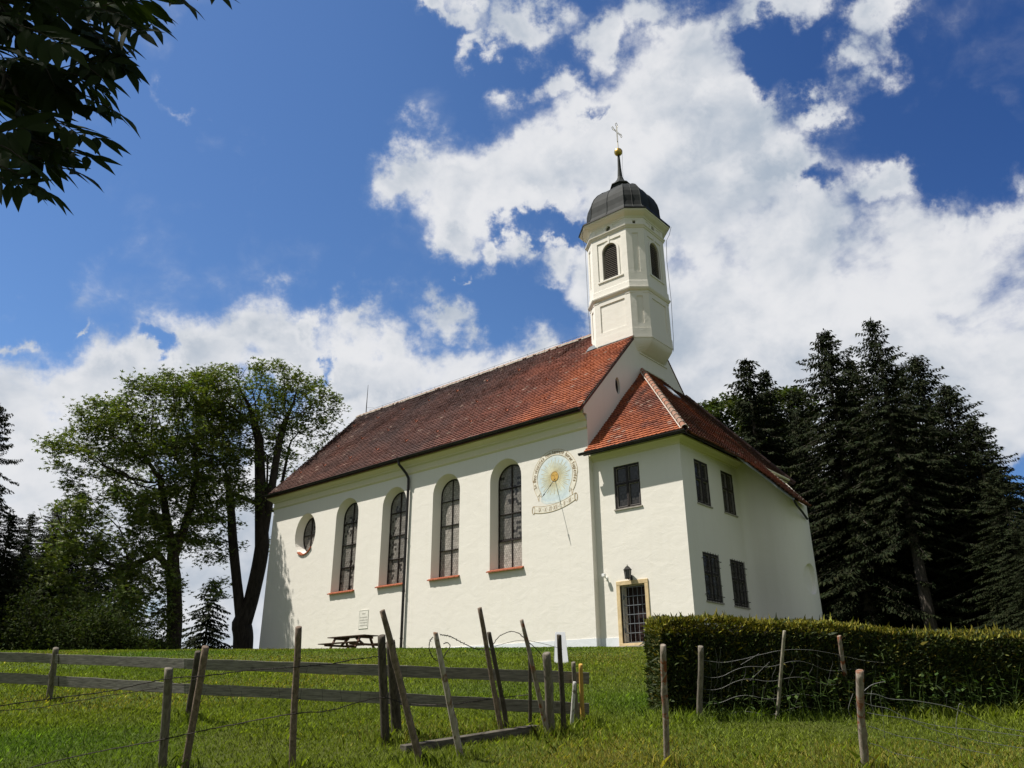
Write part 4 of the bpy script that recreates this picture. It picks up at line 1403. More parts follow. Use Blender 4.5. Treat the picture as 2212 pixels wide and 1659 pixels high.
# --- things fixed beside the door
lamp = thing("wall_lantern", (1.52, 0.29, 2.62), "small dark metal lantern with pointed cap fixed above the barred door", "lamp")
b = MB()
lc_ = Vector((1.52, 0.05, 0))
def sq(r, z): return [Vector((lc_.x + r * math.cos(math.pi / 6 + k * math.pi / 3), lc_.y + r * math.sin(math.pi / 6 + k * math.pi / 3), z)) for k in range(6)]
b.loft([sq(0.165, 2.76), sq(0.16, 2.775), sq(0.08, 2.87), sq(0.02, 2.92)], cap0=True, cap1=True)
b.tube([(1.52, 0.05, 2.91), (1.52, 0.05, 2.97)], 0.012, 6)
b.build("cap", M["iron"], lamp)
b = MB(); b.loft([sq(0.10, 2.46), sq(0.125, 2.75)], cap0=True, cap1=True); b.build("lamp_glass", M["lampglass"], lamp)
b = MB()
for k in range(6): b.tube([sq(0.105, 2.45)[k], sq(0.132, 2.76)[k]], 0.011, 5)
b.loft([sq(0.12, 2.44), sq(0.12, 2.47)], cap0=True, cap1=True)
b.build("cage", M["iron"], lamp)
b = MB(); b.tube([(1.52, 0.30, 2.42), (1.52, 0.16, 2.40), (1.52, 0.06, 2.44)], 0.014, 6); b.tube([(1.52, 0.30, 2.55), (1.52, 0.16, 2.52), (1.52, 0.10, 2.5)], 0.010, 6)
b.box(1.47, 1.57, 0.268, 0.288, 2.36, 2.60); b.build("bracket", M["iron"], lamp)
fd = thing("motion_sensor_light", (0.40, 0.29, 2.6), "little white plastic floodlight on the wall left of the door", "light")
b = MB(); b.box(0.33, 0.47, 0.05, 0.16, 2.62, 2.74); b.build("housing", M["white"], fd, bevel=0.015)
b = MB(); b.tube([(0.42, 0.28, 2.58), (0.42, 0.16, 2.60), (0.41, 0.12, 2.66)], 0.028, 8); b.box(0.38, 0.46, 0.265, 0.288, 2.52, 2.64); b.build("mount", M["white"], fd)

# ------------------------------------------------------------------ foliage colours
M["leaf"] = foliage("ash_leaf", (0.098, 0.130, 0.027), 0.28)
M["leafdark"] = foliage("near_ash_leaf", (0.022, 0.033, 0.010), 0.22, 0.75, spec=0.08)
M["needle"] = foliage("spruce_needle", (0.016, 0.021, 0.008), 0.10, 0.8, spec=0.1)
M["shrub"] = foliage("shrub_leaf", (0.062, 0.085, 0.024), 0.25, 0.75, spec=0.08)
M["yew"] = foliage("yew_needle", (0.060, 0.070, 0.016), 0.15, 0.65)
M["grass"] = foliage("grass_blade", (0.165, 0.205, 0.022), 0.35, 0.6)
M["weed"] = foliage("nettle_leaf", (0.048, 0.076, 0.021), 0.22, 0.75, spec=0.08)
M["bark"] = bark("dark_furrowed_bark", (0.020, 0.015, 0.012), (0.060, 0.048, 0.038), (1, 1, 0.2), 9, 1.0)
M["sprucebark"] = bark("grey_spruce_bark", (0.045, 0.038, 0.032), (0.14, 0.12, 0.10), (1, 1, 0.5), 14, 0.8)
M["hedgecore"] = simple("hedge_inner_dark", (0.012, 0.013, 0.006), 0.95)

def tuft_tint(n, v=0.25, warm=0.0):
    b = np.clip(RNG.normal(1.0, v, (n, 1)), 0.45, 1.8)
    t = b * np.ones((1, 3))
    t[:, 0] *= 1 + RNG.normal(warm, 0.10, n)
    return np.clip(t, 0.2, 2.2)

# ------------------------------------------------------------------ broadleaf trees (space colonisation)
def grow(base, trunk, blobs, natt, step=0.36, seed=1, infl=4.0, kill=0.50):
    """returns node positions, parent index; trunk: list of stems, each a polyline"""
    rg = np.random.default_rng(seed)
    w = np.array([b[3] * b[4] * b[5] for b in blobs]); w = w / w.sum()
    att = []
    for b, k in zip(blobs, rg.multinomial(natt, w)):
        d = unit(rg.normal(size=(k, 3)))
        r = rg.uniform(0.25, 1.0, (k, 1)) ** (1 / 2.4)
        att.append(np.array(b[:3]) + d * r * np.array(b[3:6]))
    att = np.concatenate(att)
    nodes, par = [], []
    for st in trunk:
        prev = st[1]
        pts = spline([Vector(p) for p in st[0]], 6)
        for p in pts:
            nodes.append(np.array(p)); par.append(prev); prev = len(nodes) - 1
    nodes = [n for n in nodes]
    n0 = len(nodes)
    fixed_low = st[2] if len(st) > 2 else 0
    P = np.array(nodes); PA = list(par)
    for it in range(140):
        if len(att) == 0: break
        d2 = ((att[:, None, :] - P[None, :, :]) ** 2).sum(-1) if len(att) * len(P) < 6e6 else None
        if d2 is None:
            near = np.empty(len(att), int); dist = np.empty(len(att))
            for i in range(0, len(att), 400):
                dd = ((att[i:i + 400, None] - P[None]) ** 2).sum(-1)
                near[i:i + 400] = dd.argmin(1); dist[i:i + 400] = dd.min(1)
        else:
            near, dist = d2.argmin(1), d2.min(1)
        dist = np.sqrt(dist)
        ok = dist < (infl if it > 6 else 12.0)
        if not ok.any(): ok = dist < dist.min() + 1.0
        acc = {}
        for a, nidx in zip(np.where(ok)[0], near[ok]):
            v = att[a] - P[nidx]
            acc.setdefault(nidx, np.zeros(3)); acc[nidx] += v / max(1e-6, np.linalg.norm(v))
        new = []
        for nidx, v in acc.items():
            v = v / max(1e-6, np.linalg.norm(v)) + rg.normal(0, 0.16, 3) + np.array([0, 0, 0.06])
            v /= np.linalg.norm(v)
            new.append(P[nidx] + v * step); PA.append(int(nidx))
        P = np.concatenate([P, np.array(new)])
        d2 = np.concatenate([((att[i:i + 500, None] - np.array(new)[None]) ** 2).sum(-1).min(1) for i in range(0, len(att), 500)])
        att = att[d2 > kill ** 2]
    return P, np.array(PA)

def tree_mesh(name, base, trunk, blobs, natt, r_trunk, label, cat, group, seed, leafmat="leaf", leaves=26, lsize=(0.16, 0.30), wid=0.34, droop=0.25, spread=0.5, branches_tint=None, drop_lo=None, leaf_tint=0.28):
    root = thing(name, base, label, cat, group)
    P, PA = grow(base, trunk, blobs, natt, seed=seed)
    n = len(P)
    ch = np.zeros(n, int)
    for i in range(n - 1, -1, -1):
        if PA[i] >= 0: ch[PA[i]] += 1
    area = np.zeros(n)
    ntip = int((ch == 0).sum())
    e = min(2.3, math.log(max(3, ntip)) / math.log(r_trunk / 0.010))
    for i in range(n - 1, -1, -1):
        if area[i] == 0: area[i] = 0.010 ** e
        if PA[i] >= 0: area[PA[i]] += area[i]
    rad = area ** (1 / e)
    rad *= r_trunk / rad[0]
    rad = np.maximum(rad, 0.007)
    print(name, n, ntip, e)
    mb = MB()
    done = set()
    order = sorted(range(n), key=lambda i: -rad[i])
    kids = {}
    for i in range(n):
        if PA[i] >= 0: kids.setdefault(PA[i], []).append(i)
    def chain(s):
        c = [s]
        while c[-1] in kids:
            k = max(kids[c[-1]], key=lambda i: rad[i])
            c.append(k)
        return c
    stack = [0] + [i for i in range(n) if PA[i] < 0 and i != 0]
    while stack:
        s = stack.pop()
        c = chain(s)
        for k in c:
            for q in kids.get(k, []):
                if q not in c: stack.append(q)
        pts = ([P[PA[s]]] if PA[s] >= 0 else []) + [P[k] for k in c]
        rr_ = ([min(rad[PA[s]], rad[s] * 1.15)] if PA[s] >= 0 else []) + [rad[k] for k in c]
        if len(pts) < 2: continue
        m = max(rr_)
        mb.tube(pts, rr_, 9 if m > 0.12 else 5 if m > 0.03 else 3, cap=False)
    mb.build("trunk", M["bark"], root, smooth=True)
    # leaves round the thin twigs
    thin = np.where(rad < 0.026)[0]
    if drop_lo is not None: thin = thin[P[thin, 2] > drop_lo]
    rgc = np.random.default_rng(seed + 100)
    thin = thin[rgc.random(len(thin)) < 0.42]          # leaf bunches on some twigs, sky between them
    per = np.maximum(3, (leaves * 2.3 * rgc.lognormal(0, 0.45, len(thin))).astype(int))
    src = np.repeat(thin, per)
    C = P[src] + RNG.normal(0, 1, (len(src), 3)) * np.array([0.30, 0.30, 0.17])
    tw = P[src] - P[np.maximum(PA[src], 0)]
    D = unit(unit(tw) * 0.5 + RNG.normal(0, 0.75, (len(src), 3)) + np.array([0, 0, -droop]))
    S = unit(np.cross(D, rdir(len(src)) * 0.5 + np.array([0, 0, 1.0])))
    ln = RNG.uniform(*lsize, len(src))
    V, Q = kites(C, D, S, ln, ln * wid)
    # a compound leaf: the same kite again on either side
    V2, Q2 = kites(C + D * ln[:, None] * 0.25, unit(D * 0.55 + S * 0.85), unit(S * 0.55 - D * 0.85), ln * 0.7, ln * 0.7 * wid)
    V3, Q3 = kites(C + D * ln[:, None] * 0.25, unit(D * 0.55 - S * 0.85), unit(S * 0.55 + D * 0.85), ln * 0.7, ln * 0.7 * wid)
    t = tuft_tint(len(src), leaf_tint, 0.03)
    np_mesh("crown", np.concatenate([V, V2, V3]), np.concatenate([Q, Q2 + len(V), Q3 + 2 * len(V)]), M[leafmat], root, np.concatenate([t, t, t]))
    return root

def hp_(t, x, y):
    d = pray(x, y)
    return EYE + d * (t / math.hypot(d.x, d.y))

GT = "ash trees at the church's west end"
b = Vector((-21.5, -5.5, 0.0))
FAR = 1.12                                      # how much farther off the ash stands than first measured
def B_at(x, y, d, rx, ry=None, rz=None):
    p = hp_(d * FAR, x, y)
    return (p.x, p.y, p.z, rx * FAR, (ry or rx) * FAR, (rz or rx) * FAR)
# left ash: one trunk forking low
t0 = hp_(45 * FAR, 379, 1395); t0.z = 0.0
def tp(x, y, d=45): return tuple(hp_(d * FAR, x, y))
trunkL = [([tuple(t0), tp(378, 1340), tp(376, 1270), tp(374, 1200)], -1),
          ([tp(366, 1150), tp(355, 1090, 44.5), tp(345, 1030, 44)], 18),
          ([tp(395, 1150), tp(412, 1090, 45.5), tp(425, 1020, 46)], 18),
          ([tp(340, 1195, 44), tp(300, 1215, 43.5), tp(262, 1225, 43)], 14)]
blobsL = [B_at(365, 900, 45, 3.2, 3.2, 2.6), B_at(270, 930, 44, 2.6, 2.8, 2.2), B_at(200, 985, 43.5, 2.1, 2.4, 1.6), B_at(440, 890, 46, 2.4, 2.6, 2.4), B_at(330, 1010, 45, 3.4, 3.4, 2.0),
          B_at(430, 1010, 46, 2.4, 2.6, 2.0), B_at(250, 1110, 43, 2.7, 2.6, 1.4), B_at(190, 1180, 42.5, 2.3, 2.4, 1.3), B_at(290, 1230, 43, 2.3, 2.4, 1.3), B_at(230, 1290, 42, 2.2, 2.2, 1.3), B_at(300, 1320, 43, 1.5, 1.8, 0.9), B_at(380, 1100, 45, 2.2, 2.4, 1.5), B_at(150, 1230, 42, 1.6, 2, 1.0), B_at(420, 1080, 46, 1.8, 2, 1.2), B_at(320, 1150, 44, 2.0, 2.0, 1.2), B_at(425, 1170, 46, 1.3, 1.6, 0.9), B_at(170, 1120, 42, 1.8, 2.0, 1.0), B_at(260, 1200, 42.5, 2.2, 2.2, 1.1), B_at(330, 1270, 44, 1.6, 1.8, 0.9)]
tree_mesh("ash_tree", tuple(t0), trunkL, blobsL, 4200, 0.42, "broad leafy ash with a single dark trunk, its low boughs reaching down on the left", "tree", GT, 3, leaves=20)
# twin-stemmed ash against the gable
FAR = 1.04
t1 = hp_(50 * FAR, 527, 1395); t1.z = 0.0
def tq(x, y, d=50): return tuple(hp_(d * FAR, x, y))
trunkR = [([tuple(t1), tq(526, 1380), tq(522, 1350)], -1),
          ([tq(512, 1260), tq(503, 1170), tq(498, 1090, 50.5), tq(488, 1020, 51)], 12),
          ([tq(542, 1300), tq(562, 1210, 49.5), tq(573, 1120, 49.5), tq(577, 1040, 49.5), tq(578, 985, 49.5)], 12),
          ([tq(604, 950, 49.5), tq(620, 900, 49.5)], 40), ([tq(560, 950, 50), tq(545, 900, 50)], 40),
          ([tq(598, 1105, 51), tq(612, 1030, 52), tq(626, 960, 52)], 27)]
blobsR = [B_at(500, 860, 50, 2.8, 3.0, 2.6), B_at(590, 850, 49.5, 2.8, 3.0, 2.2), B_at(660, 870, 49.5, 2.2, 2.6, 1.9), B_at(690, 925, 49.5, 1.5, 2.2, 1.2), B_at(545, 940, 50, 2.4, 3.0, 1.8), B_at(470, 970, 51, 2.0, 2.4, 1.8),
          B_at(470, 1060, 51, 1.7, 2.2, 1.3), B_at(635, 960, 51, 1.6, 2.2, 1.2), B_at(440, 1150, 50, 1.6, 1.8, 1.2), B_at(600, 1000, 52, 1.2, 1.8, 1.0), B_at(470, 1190, 50, 1.1, 1.5, 0.9), B_at(450, 1275, 50, 0.9, 1.2, 0.7), B_at(598, 1180, 53, 0.9, 1.4, 0.9), B_at(475, 1120, 50.5, 1.2, 1.6, 0.9), B_at(545, 1060, 51, 1.2, 1.6, 0.9),
          (-25.2, -3.0, 9.6, 1.4, 1.4, 2.0), (-25.1, -3.9, 13.0, 1.2, 1.2, 1.6)]
tree_mesh("ash_tree", tuple(t1), trunkR, blobsR, 3300, 0.60, "tall twin-stemmed ash leaning over the eaves at the church's west corner", "tree", GT, 8, leaves=13)
# broadleaf crown behind the bell gable on the right
FAR = 1.0
t2 = hp_(62, 1590, 1380); t2.z = 0
blobs = [B_at(1565, 915, 62, 2.6, 2.6, 2.2), B_at(1625, 930, 62, 2.8, 2.8, 2.4), B_at(1700, 900, 62, 2.6, 2.6, 2.4), B_at(1650, 1000, 62, 3.2, 3.2, 2.4)]
p_ = lambda x, y: tuple(hp_(62, x, y))
tree_mesh("maple_tree", tuple(t2), [([tuple(t2), p_(1600, 1250), p_(1620, 1120), p_(1630, 1020)], -1)], blobs, 1400, 0.34, "pale green broadleaf tree rising behind the lower tiled roof among dark spruces", "tree", None, 5, leafmat="shrub", leaves=18, lsize=(0.2, 0.36), wid=0.55)

# ------------------------------------------------------------------ spruces
def spruce_meshes(H, R, seed, bare=0.0, dens=1.0):
    rg = np.random.default_rng(seed)
    tr = MB()
    k = 14
    lean = rg.normal(0, 0.012, 2)
    tr.tube([(lean[0] * H * i / k * 0.5, lean[1] * H * i / k * 0.5, H * i / k) for i in range(k + 1)], [max(0.012, 0.017 * H * (1 - i / k) ** 0.9) for i in range(k + 1)], 9)
    Cs, Ds, Ls, Ws, Ts = [], [], [], [], []
    z = H * (0.04 + bare)
    while z < H - 0.15:
        f = z / H
        prof = (1 - f) ** 0.62 * (1 - 0.25 * max(0.0, 0.25 - f) / 0.25)
        L = R * prof + 0.12
        nb = max(4, int(5 + 4 * (1 - f) + rg.integers(-1, 3)))
        ph = rg.uniform(0, 6.28)
        for j in range(nb):
            a = ph + 6.283 * j / nb + rg.normal(0, 0.25)
            l = L * rg.uniform(0.50, 1.30)
            if rg.random() < 0.10: l *= 0.45
            h = np.array([math.cos(a), math.sin(a), 0])
            up = rg.uniform(0.15, 0.35) if f > 0.75 else rg.uniform(-0.12, 0.12)
            m = max(4, int(l / 0.15))
            ts = np.linspace(0.12, 1, m)
            pz = z + ts * l * up - (ts ** 1.5) * l * (0.55 if f < 0.75 else 0.30) + (ts ** 4) * l * 0.16
            pts = h[None] * (ts * l)[:, None] + np.stack([0 * ts, 0 * ts, pz], 1)
            tr.tube([(0, 0, z)] + [tuple(p) for p in pts[:: max(1, m // 4)]], [0.03 * (1 - f) + 0.012] + [0.010] * len(pts[:: max(1, m // 4)]), 3, cap=False)
            side = np.array([-h[1], h[0], 0])
            for p, t in zip(pts, ts):
                q = int(rg.integers(5, 9) * dens)
                fan = (0.18 + 0.30 * l * (1 - t) ** 0.7 * 0.6)
                for _ in range(q):
                    s = rg.uniform(-1, 1)
                    c = p + side * s * fan * 0.5 + np.array([0, 0, rg.normal(0, 0.03)])
                    d = h * rg.uniform(0.25, 0.8) + side * s * 0.8 + np.array([0, 0, rg.uniform(-1.1, -0.15)])
                    Cs.append(c); Ds.append(d); Ls.append(rg.uniform(0.16, 0.42) * (0.7 + 0.5 * (1 - f))); Ws.append(rg.uniform(0.06, 0.125))
                    Ts.append(rg.normal(1.0, 0.22) + 0.35 * (t > 0.85))
        z += rg.uniform(0.26, 0.42) * (0.62 + 0.6 * (1 - f))
    for i in range(14):
        Cs.append(np.array([0, 0, H - 0.1 - 0.05 * i])); Ds.append(np.array([rg.normal(0, .35), rg.normal(0, .35), 1.0])); Ls.append(0.35); Ws.append(0.06); Ts.append(1)
    C, D = np.array(Cs), unit(np.array(Ds))
    S = unit(np.cross(D, unit(rg.normal(size=D.shape) * 0.6 + np.array([0, 0, 1.0]))))
    V, Q = kites(C, D, S, np.array(Ls), np.array(Ws))
    t = np.clip(np.array(Ts), 0.4, 1.9)[:, None] * np.array([[1.0, 1.0, 1.0]])
    t[:, 0] *= 1 + rg.normal(0, 0.12, len(t))
    return tr, V, Q, t

PROTO = {}
def spruce(kind, base, scale, rot, label, group, H=20.0, R=3.6, seed=1, bare=0.0, sxy=1.0):
    root = thing("spruce_tree", base, label, "tree", group)
    root.rotation_euler = (0, 0, rot)
    root.scale = (scale * sxy, scale * sxy, scale)
    if kind not in PROTO:
        tr, V, Q, t = spruce_meshes(H, R, seed, bare)
        o1 = tr.build("trunk", M["sprucebark"])
        o2 = np_mesh("crown", V, Q, M["needle"], None, t)
        PROTO[kind] = (o1.data, o2.data)
        o1.parent = root; o2.parent = root
        return root
    for nm, d in zip(("trunk", "crown"), PROTO[kind]):
        o = bpy.data.objects.new(nm, d)
        COL.objects.link(o); o.parent = root
    return root

def spruce_at(kind, x, ytop, dist, label, group, rot, sxy=1.0, **kw):
    top = hp_(dist, x, ytop)
    H = {"full": 20.0, "tall": 22.0, "bare": 22.0, "slim": 18.0, "small": 7.0}[kind]
    R = {"full": 4.9, "tall": 5.2, "bare": 4.6, "slim": 3.0, "small": 1.9}[kind]
    z0 = 0.0
    return spruce(kind, (top.x, top.y, z0), (top.z - z0) / H, rot, label, group, H, R, {"full": 4, "tall": 9, "bare": 21, "slim": 12, "small": 15}[kind], {"full": 0.0, "tall": 0.10, "bare": 0.27, "slim": 0.05, "small": 0.0}[kind], sxy)

GR, GL = "spruces standing right of the church", "spruces beyond the meadow on the left"
for i, (kind, x, y, d, sxy, label) in enumerate([
    ("bare", 1880, 690, 46, 1.05, "tallest spruce right of the church, its lower trunk bare and pale"),
    ("tall", 1777, 716, 49, 1.1, "second tallest spruce, ragged top left of the tallest one"),
    ("full", 1975, 768, 52, 1.15, "pointed spruce just right of the tallest spruce"),
    ("slim", 1609, 775, 50, 1.15, "slender spruce with open whorls nearest the church gable"),
    ("slim", 1650, 800, 52, 0.95, "thin narrow spruce second from the church gable"),
    ("full", 2040, 830, 50, 1.2, "spruce on the falling right flank of the stand, next after the pointed one"),
    ("full", 2095, 905, 47, 1.25, "broad spruce with drooping boughs low on the stand's right flank"),
    ("full", 2150, 1010, 43, 1.3, "short bushy spruce near the right end of the hedge"),
    ("full", 2200, 1120, 39, 1.2, "lowest spruce at the far right, cut by the picture's edge"),
    ("tall", 1835, 850, 58, 1.1, "spruce hidden behind the two tallest ones"),
    ("full", 1725, 900, 56, 1.05, "dark spruce filling the gap left of the two tallest"),
    ("full", 1930, 890, 58, 1.15, "dense dark spruce behind the tall trunks"),
    ("full", 1680, 1010, 57, 1.2, "low spruce close behind the rounded church wall"),
    ("full", 2010, 960, 60, 1.25, "back-row spruce between the pointed one and the flank"),
    ("full", 2120, 1080, 54, 1.35, "back-row spruce behind the bushy right ones"),
    ("full", 1800, 1050, 64, 1.4, "low back-row spruce darkening the stand's middle"),
    ("full", 1900, 1120, 66, 1.5, "lowest back-row spruce seen between the bare trunks"),
    ("full", 2230, 1060, 56, 1.3, "spruce whose left boughs reach in at the far right edge"),
    ("full", 1712, 845, 60, 1.15, "dim spruce in the gap between the slender pair and the tall ones"),
    ("full", 1832, 775, 58, 1.1, "dark spruce filling the cleft between the two tallest tops"),
    ("full", 1935, 800, 57, 1.2, "dark spruce filling the cleft right of the tallest top")]):
    spruce_at(kind, x, y, d, label, GR, i * 1.37, sxy)
for i, (kind, x, y, d, sxy, label) in enumerate([
    ("full", 0, 872, 47, 0.95, "tall dark spruce cut by the left edge of the photo"),
    ("full", 72, 1108, 60, 1.0, "spruce with a spiky top between the edge spruce and the ash"),
    ("slim", 178, 1062, 60, 1.1, "spruce with a feathered tip showing above the ash's low boughs"),
    ("full", 128, 1095, 66, 1.2, "back spruce between the two spiky tops on the left"),
    ("full", 30, 1110, 47, 1.5, "low wide spruce at the foot of the tall edge spruce"),
    ("full", 120, 1150, 50, 1.5, "low dark spruce below the spiky tops"),
    ("full", -60, 1060, 44, 1.3, "wide spruce mostly beyond the left edge"),
    ("full", 60, 1175, 64, 1.7, "dark spruce low in the back row at the left wood edge"),
    ("full", 150, 1160, 62, 1.7, "dark spruce standing behind the ash's low boughs"),
    ("full", 215, 1150, 64, 1.6, "back-row spruce half hidden left of the ash trunk"),
    ("full", 285, 1190, 66, 1.5, "rightmost dark spruce behind the single-trunked ash")]):
    spruce_at(kind, x, y, d, label, GL, i * 2.1 + 0.4, sxy)
spruce_at("small", 462, 1252, 58, "small young spruce seen between the two ash trunks", None, 0.6, 1.25)

# shrubs at the wood's edge on the left
def shrub(base, rx, rz, n, label, seed, tone=1.0):
    root = thing("shrub", base, label, "shrub", "shrubs along the meadow's left edge")
    rg = np.random.default_rng(seed)
    st = MB()
    cl = []
    for k in range(16):
        a = rg.uniform(0, 6.28); r = rx * rg.uniform(0.1, 0.8)
        tip = np.array([base[0] + r * math.cos(a), base[1] + r * math.sin(a), base[2] + rz * rg.uniform(0.45, 1.0) * (1.1 - 0.5 * r / rx)])
        st.tube([base, (base[0] + (tip[0] - base[0]) * 0.4, base[1] + (tip[1] - base[1]) * 0.4, base[2] + (tip[2] - base[2]) * 0.6), tuple(tip)], [0.05, 0.03, 0.01], 4, cap=False)
        cl.append(tip)
        for q in (0.35, 0.65): cl.append(np.array(base) + (tip - np.array(base)) * q + rg.normal(0, 0.3, 3))
    st.build("trunk", M["bark"], root)
    cl = np.array(cl)
    C = cl[rg.integers(0, len(cl), n)] + rg.normal(0, 0.42, (n, 3)) * np.array([1, 1, 0.8])
    C[:, 2] = np.maximum(C[:, 2], base[2] + 0.05)
    D = unit(rg.normal(size=(n, 3)) + np.array([0, 0, -0.1]))
    S = unit(np.cross(D, unit(rg.normal(size=(n, 3)) + np.array([0, 0, 1.0]))))
    ln = rg.uniform(0.10, 0.22, n)
    V, Q = kites(C, D, S, ln, ln * 0.45)
    np_mesh("crown", V, Q, M["shrub"], root, tuft_tint(n, 0.28) * tone * 0.62)
for i, (x, y, d, rx, rz, lab, tone) in enumerate([(40, 1405, 42, 1.9, 2.9, "dark shrub at the far left edge of the meadow", 0.7), (120, 1405, 41, 1.3, 1.3, "grey-green shrub behind the left fence post", 0.9),
                                   (200, 1402, 42, 1.8, 2.6, "rounded shrub below the ash's low boughs", 1.0), (270, 1402, 43, 1.3, 1.1, "low shrub between the boughs and the ash trunk", 0.95),
                                   (325, 1402, 46, 1.2, 1.4, "small thin shrub left of the single ash trunk", 1.05), (345, 1402, 50, 1.0, 0.9, "lowest scrubby bush at the foot of the ash", 1.1)]):
    p = hp_(d, x, y)
    shrub((p.x, p.y, 0.02), rx, rz, 5200, lab, 30 + i, tone)

# ------------------------------------------------------------------ clipped hedge
hA, hB = on_ground(1440, 1551), on_ground(2212, 1539)
hd = (hB - hA); hd.z = 0
hlen = hd.length + 3.0
hd.normalize()
hn = Vector((-hd.y, hd.x, 0))                  # away from the camera
if (hn.dot(FWD)) < 0: hn = -hn
HW, HH = 0.95, 1.24
hedge = thing("hedge", (hA.x, hA.y, hA.z), "clipped dark yew hedge with yellowish tips along its top, right of the church door", "hedge")
def hpt(u, v, h):
    p = hA + hd * u + hn * v
    g0 = gz(p.x, p.y)
    return Vector((p.x, p.y, g0 + h * (1.0 - 0.19 * clamp(u / 5.5) ** 1.4 + 0.035 * math.sin(u * 1.1) + 0.02 * math.sin(u * 2.7 + v))))
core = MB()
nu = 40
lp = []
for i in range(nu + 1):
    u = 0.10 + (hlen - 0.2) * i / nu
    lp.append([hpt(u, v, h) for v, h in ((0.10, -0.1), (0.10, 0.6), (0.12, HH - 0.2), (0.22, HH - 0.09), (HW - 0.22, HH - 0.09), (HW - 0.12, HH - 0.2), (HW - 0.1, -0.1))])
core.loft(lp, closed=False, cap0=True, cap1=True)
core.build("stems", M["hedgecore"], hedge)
n = 110000
u = RNG.uniform(0, hlen, n) ; pick = RNG.random(n)
pts, nor = np.empty((n, 3)), np.empty((n, 3))
hdn, hnn = np.array(hd), np.array(hn)
for i in range(n):
    q = pick[i]
    if q < 0.50:   v_, h_, nn = 0.0, RNG.uniform(0.0, HH), -hnn
    elif q < 0.80: v_, h_, nn = RNG.uniform(0, HW), HH, np.array([0, 0, 1.0])
    elif q < 0.92:
        u[i] = 0.0; v_, h_, nn = RNG.uniform(0, HW), RNG.uniform(0, HH), -hdn
    else:          v_, h_, nn = HW, RNG.uniform(0.7, HH), hnn
    # rounded shoulders and hollows
    if h_ > HH - 0.14 and nn[2] == 0: v_ += (h_ - HH + 0.14) * 0.5 * (1 if v_ < HW / 2 else -1)
    uu_ = u[i]
    if h_ > HH - 0.14 and uu_ == 0.0: uu_ += (h_ - HH + 0.14) * 0.6
    bump = 0.045 * noise.noise((uu_ * 2.2, v_ * 2.2, h_ * 2.2)) + 0.03 * noise.noise((uu_ * 7, v_ * 7, h_ * 7))
    p = hpt(uu_, v_, h_ if nn[2] == 0 else HH - 0.02)
    pts[i] = np.array(p) + nn * (bump - 0.03 + RNG.normal(0, 0.012)); nor[i] = nn
D = unit(nor * 0.75 + RNG.normal(0, 0.5, (n, 3)) + np.array([0, 0, 0.35]))
S = unit(np.cross(D, rdir(n)))
ln = RNG.uniform(0.035, 0.085, n) * np.where(RNG.random(n) < 0.012, 2.3, 1.0)
V, Q = kites(pts, D, S, ln, np.minimum(ln, 0.085) * RNG.uniform(0.28, 0.5, n))
t = tuft_tint(n, 0.28)
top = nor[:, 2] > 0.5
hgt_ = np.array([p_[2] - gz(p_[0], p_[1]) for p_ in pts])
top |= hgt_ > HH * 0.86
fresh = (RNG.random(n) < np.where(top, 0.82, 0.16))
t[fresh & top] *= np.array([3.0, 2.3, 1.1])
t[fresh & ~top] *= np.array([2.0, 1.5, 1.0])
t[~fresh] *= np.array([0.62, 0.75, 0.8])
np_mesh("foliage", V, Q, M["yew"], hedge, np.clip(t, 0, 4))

# weeds growing through the netting in front of the hedge
nW = 190
WV, WQ, WT = [], [], []
stems = MB()
for i in range(nW):
    u_ = RNG.choice([RNG.uniform(0.5, 3.4), RNG.uniform(3.0, hlen)])
    p = hA + hd * u_ - hn * RNG.uniform(0.05, 0.42)
    z = gz(p.x, p.y)
    h = RNG.uniform(0.22, 0.66) * (1.0 if u_ > 0.9 else 0.6)
    ln_ = RNG.normal(0, 0.10, 2)
    base, tip = np.array([p.x, p.y, z]), np.array([p.x + ln_[0], p.y + ln_[1], z + h])
    stems.tube([tuple(base), tuple((base + tip) / 2 + np.array([ln_[0], ln_[1], 0]) * -0.2), tuple(tip)], [0.006, 0.005, 0.002], 3, cap=False, c=(0.9, 0.9, 0.9))
    m = int(h / 0.045)
    tt = RNG.uniform(0.25, 1, m)
    C = base + (tip - base) * tt[:, None]
    a = RNG.uniform(0, 6.28, m)
    D = unit(np.stack([np.cos(a), np.sin(a), RNG.uniform(-0.5, 0.25, m)], 1))
    S = unit(np.cross(D, np.array([0, 0, 1.0])))
    l_ = RNG.uniform(0.06, 0.15, m)
    V, Q = kites(C, D, S, l_, l_ * 0.36)
    WQ.append(Q + sum(len(x) for x in WV)); WV.append(V); WT.append(tuft_tint(m, 0.3))
weeds = np_mesh("weeds", np.concatenate(WV), np.concatenate(WQ), M["weed"], None, np.concatenate(WT), loc=tuple(hA))
prop(weeds, "tangled nettles and weeds along the foot of the yew hedge", "weeds", kind="stuff")
st_o = stems.build("stalks", M["weed"], weeds); st_o["kind"] = "stuff"

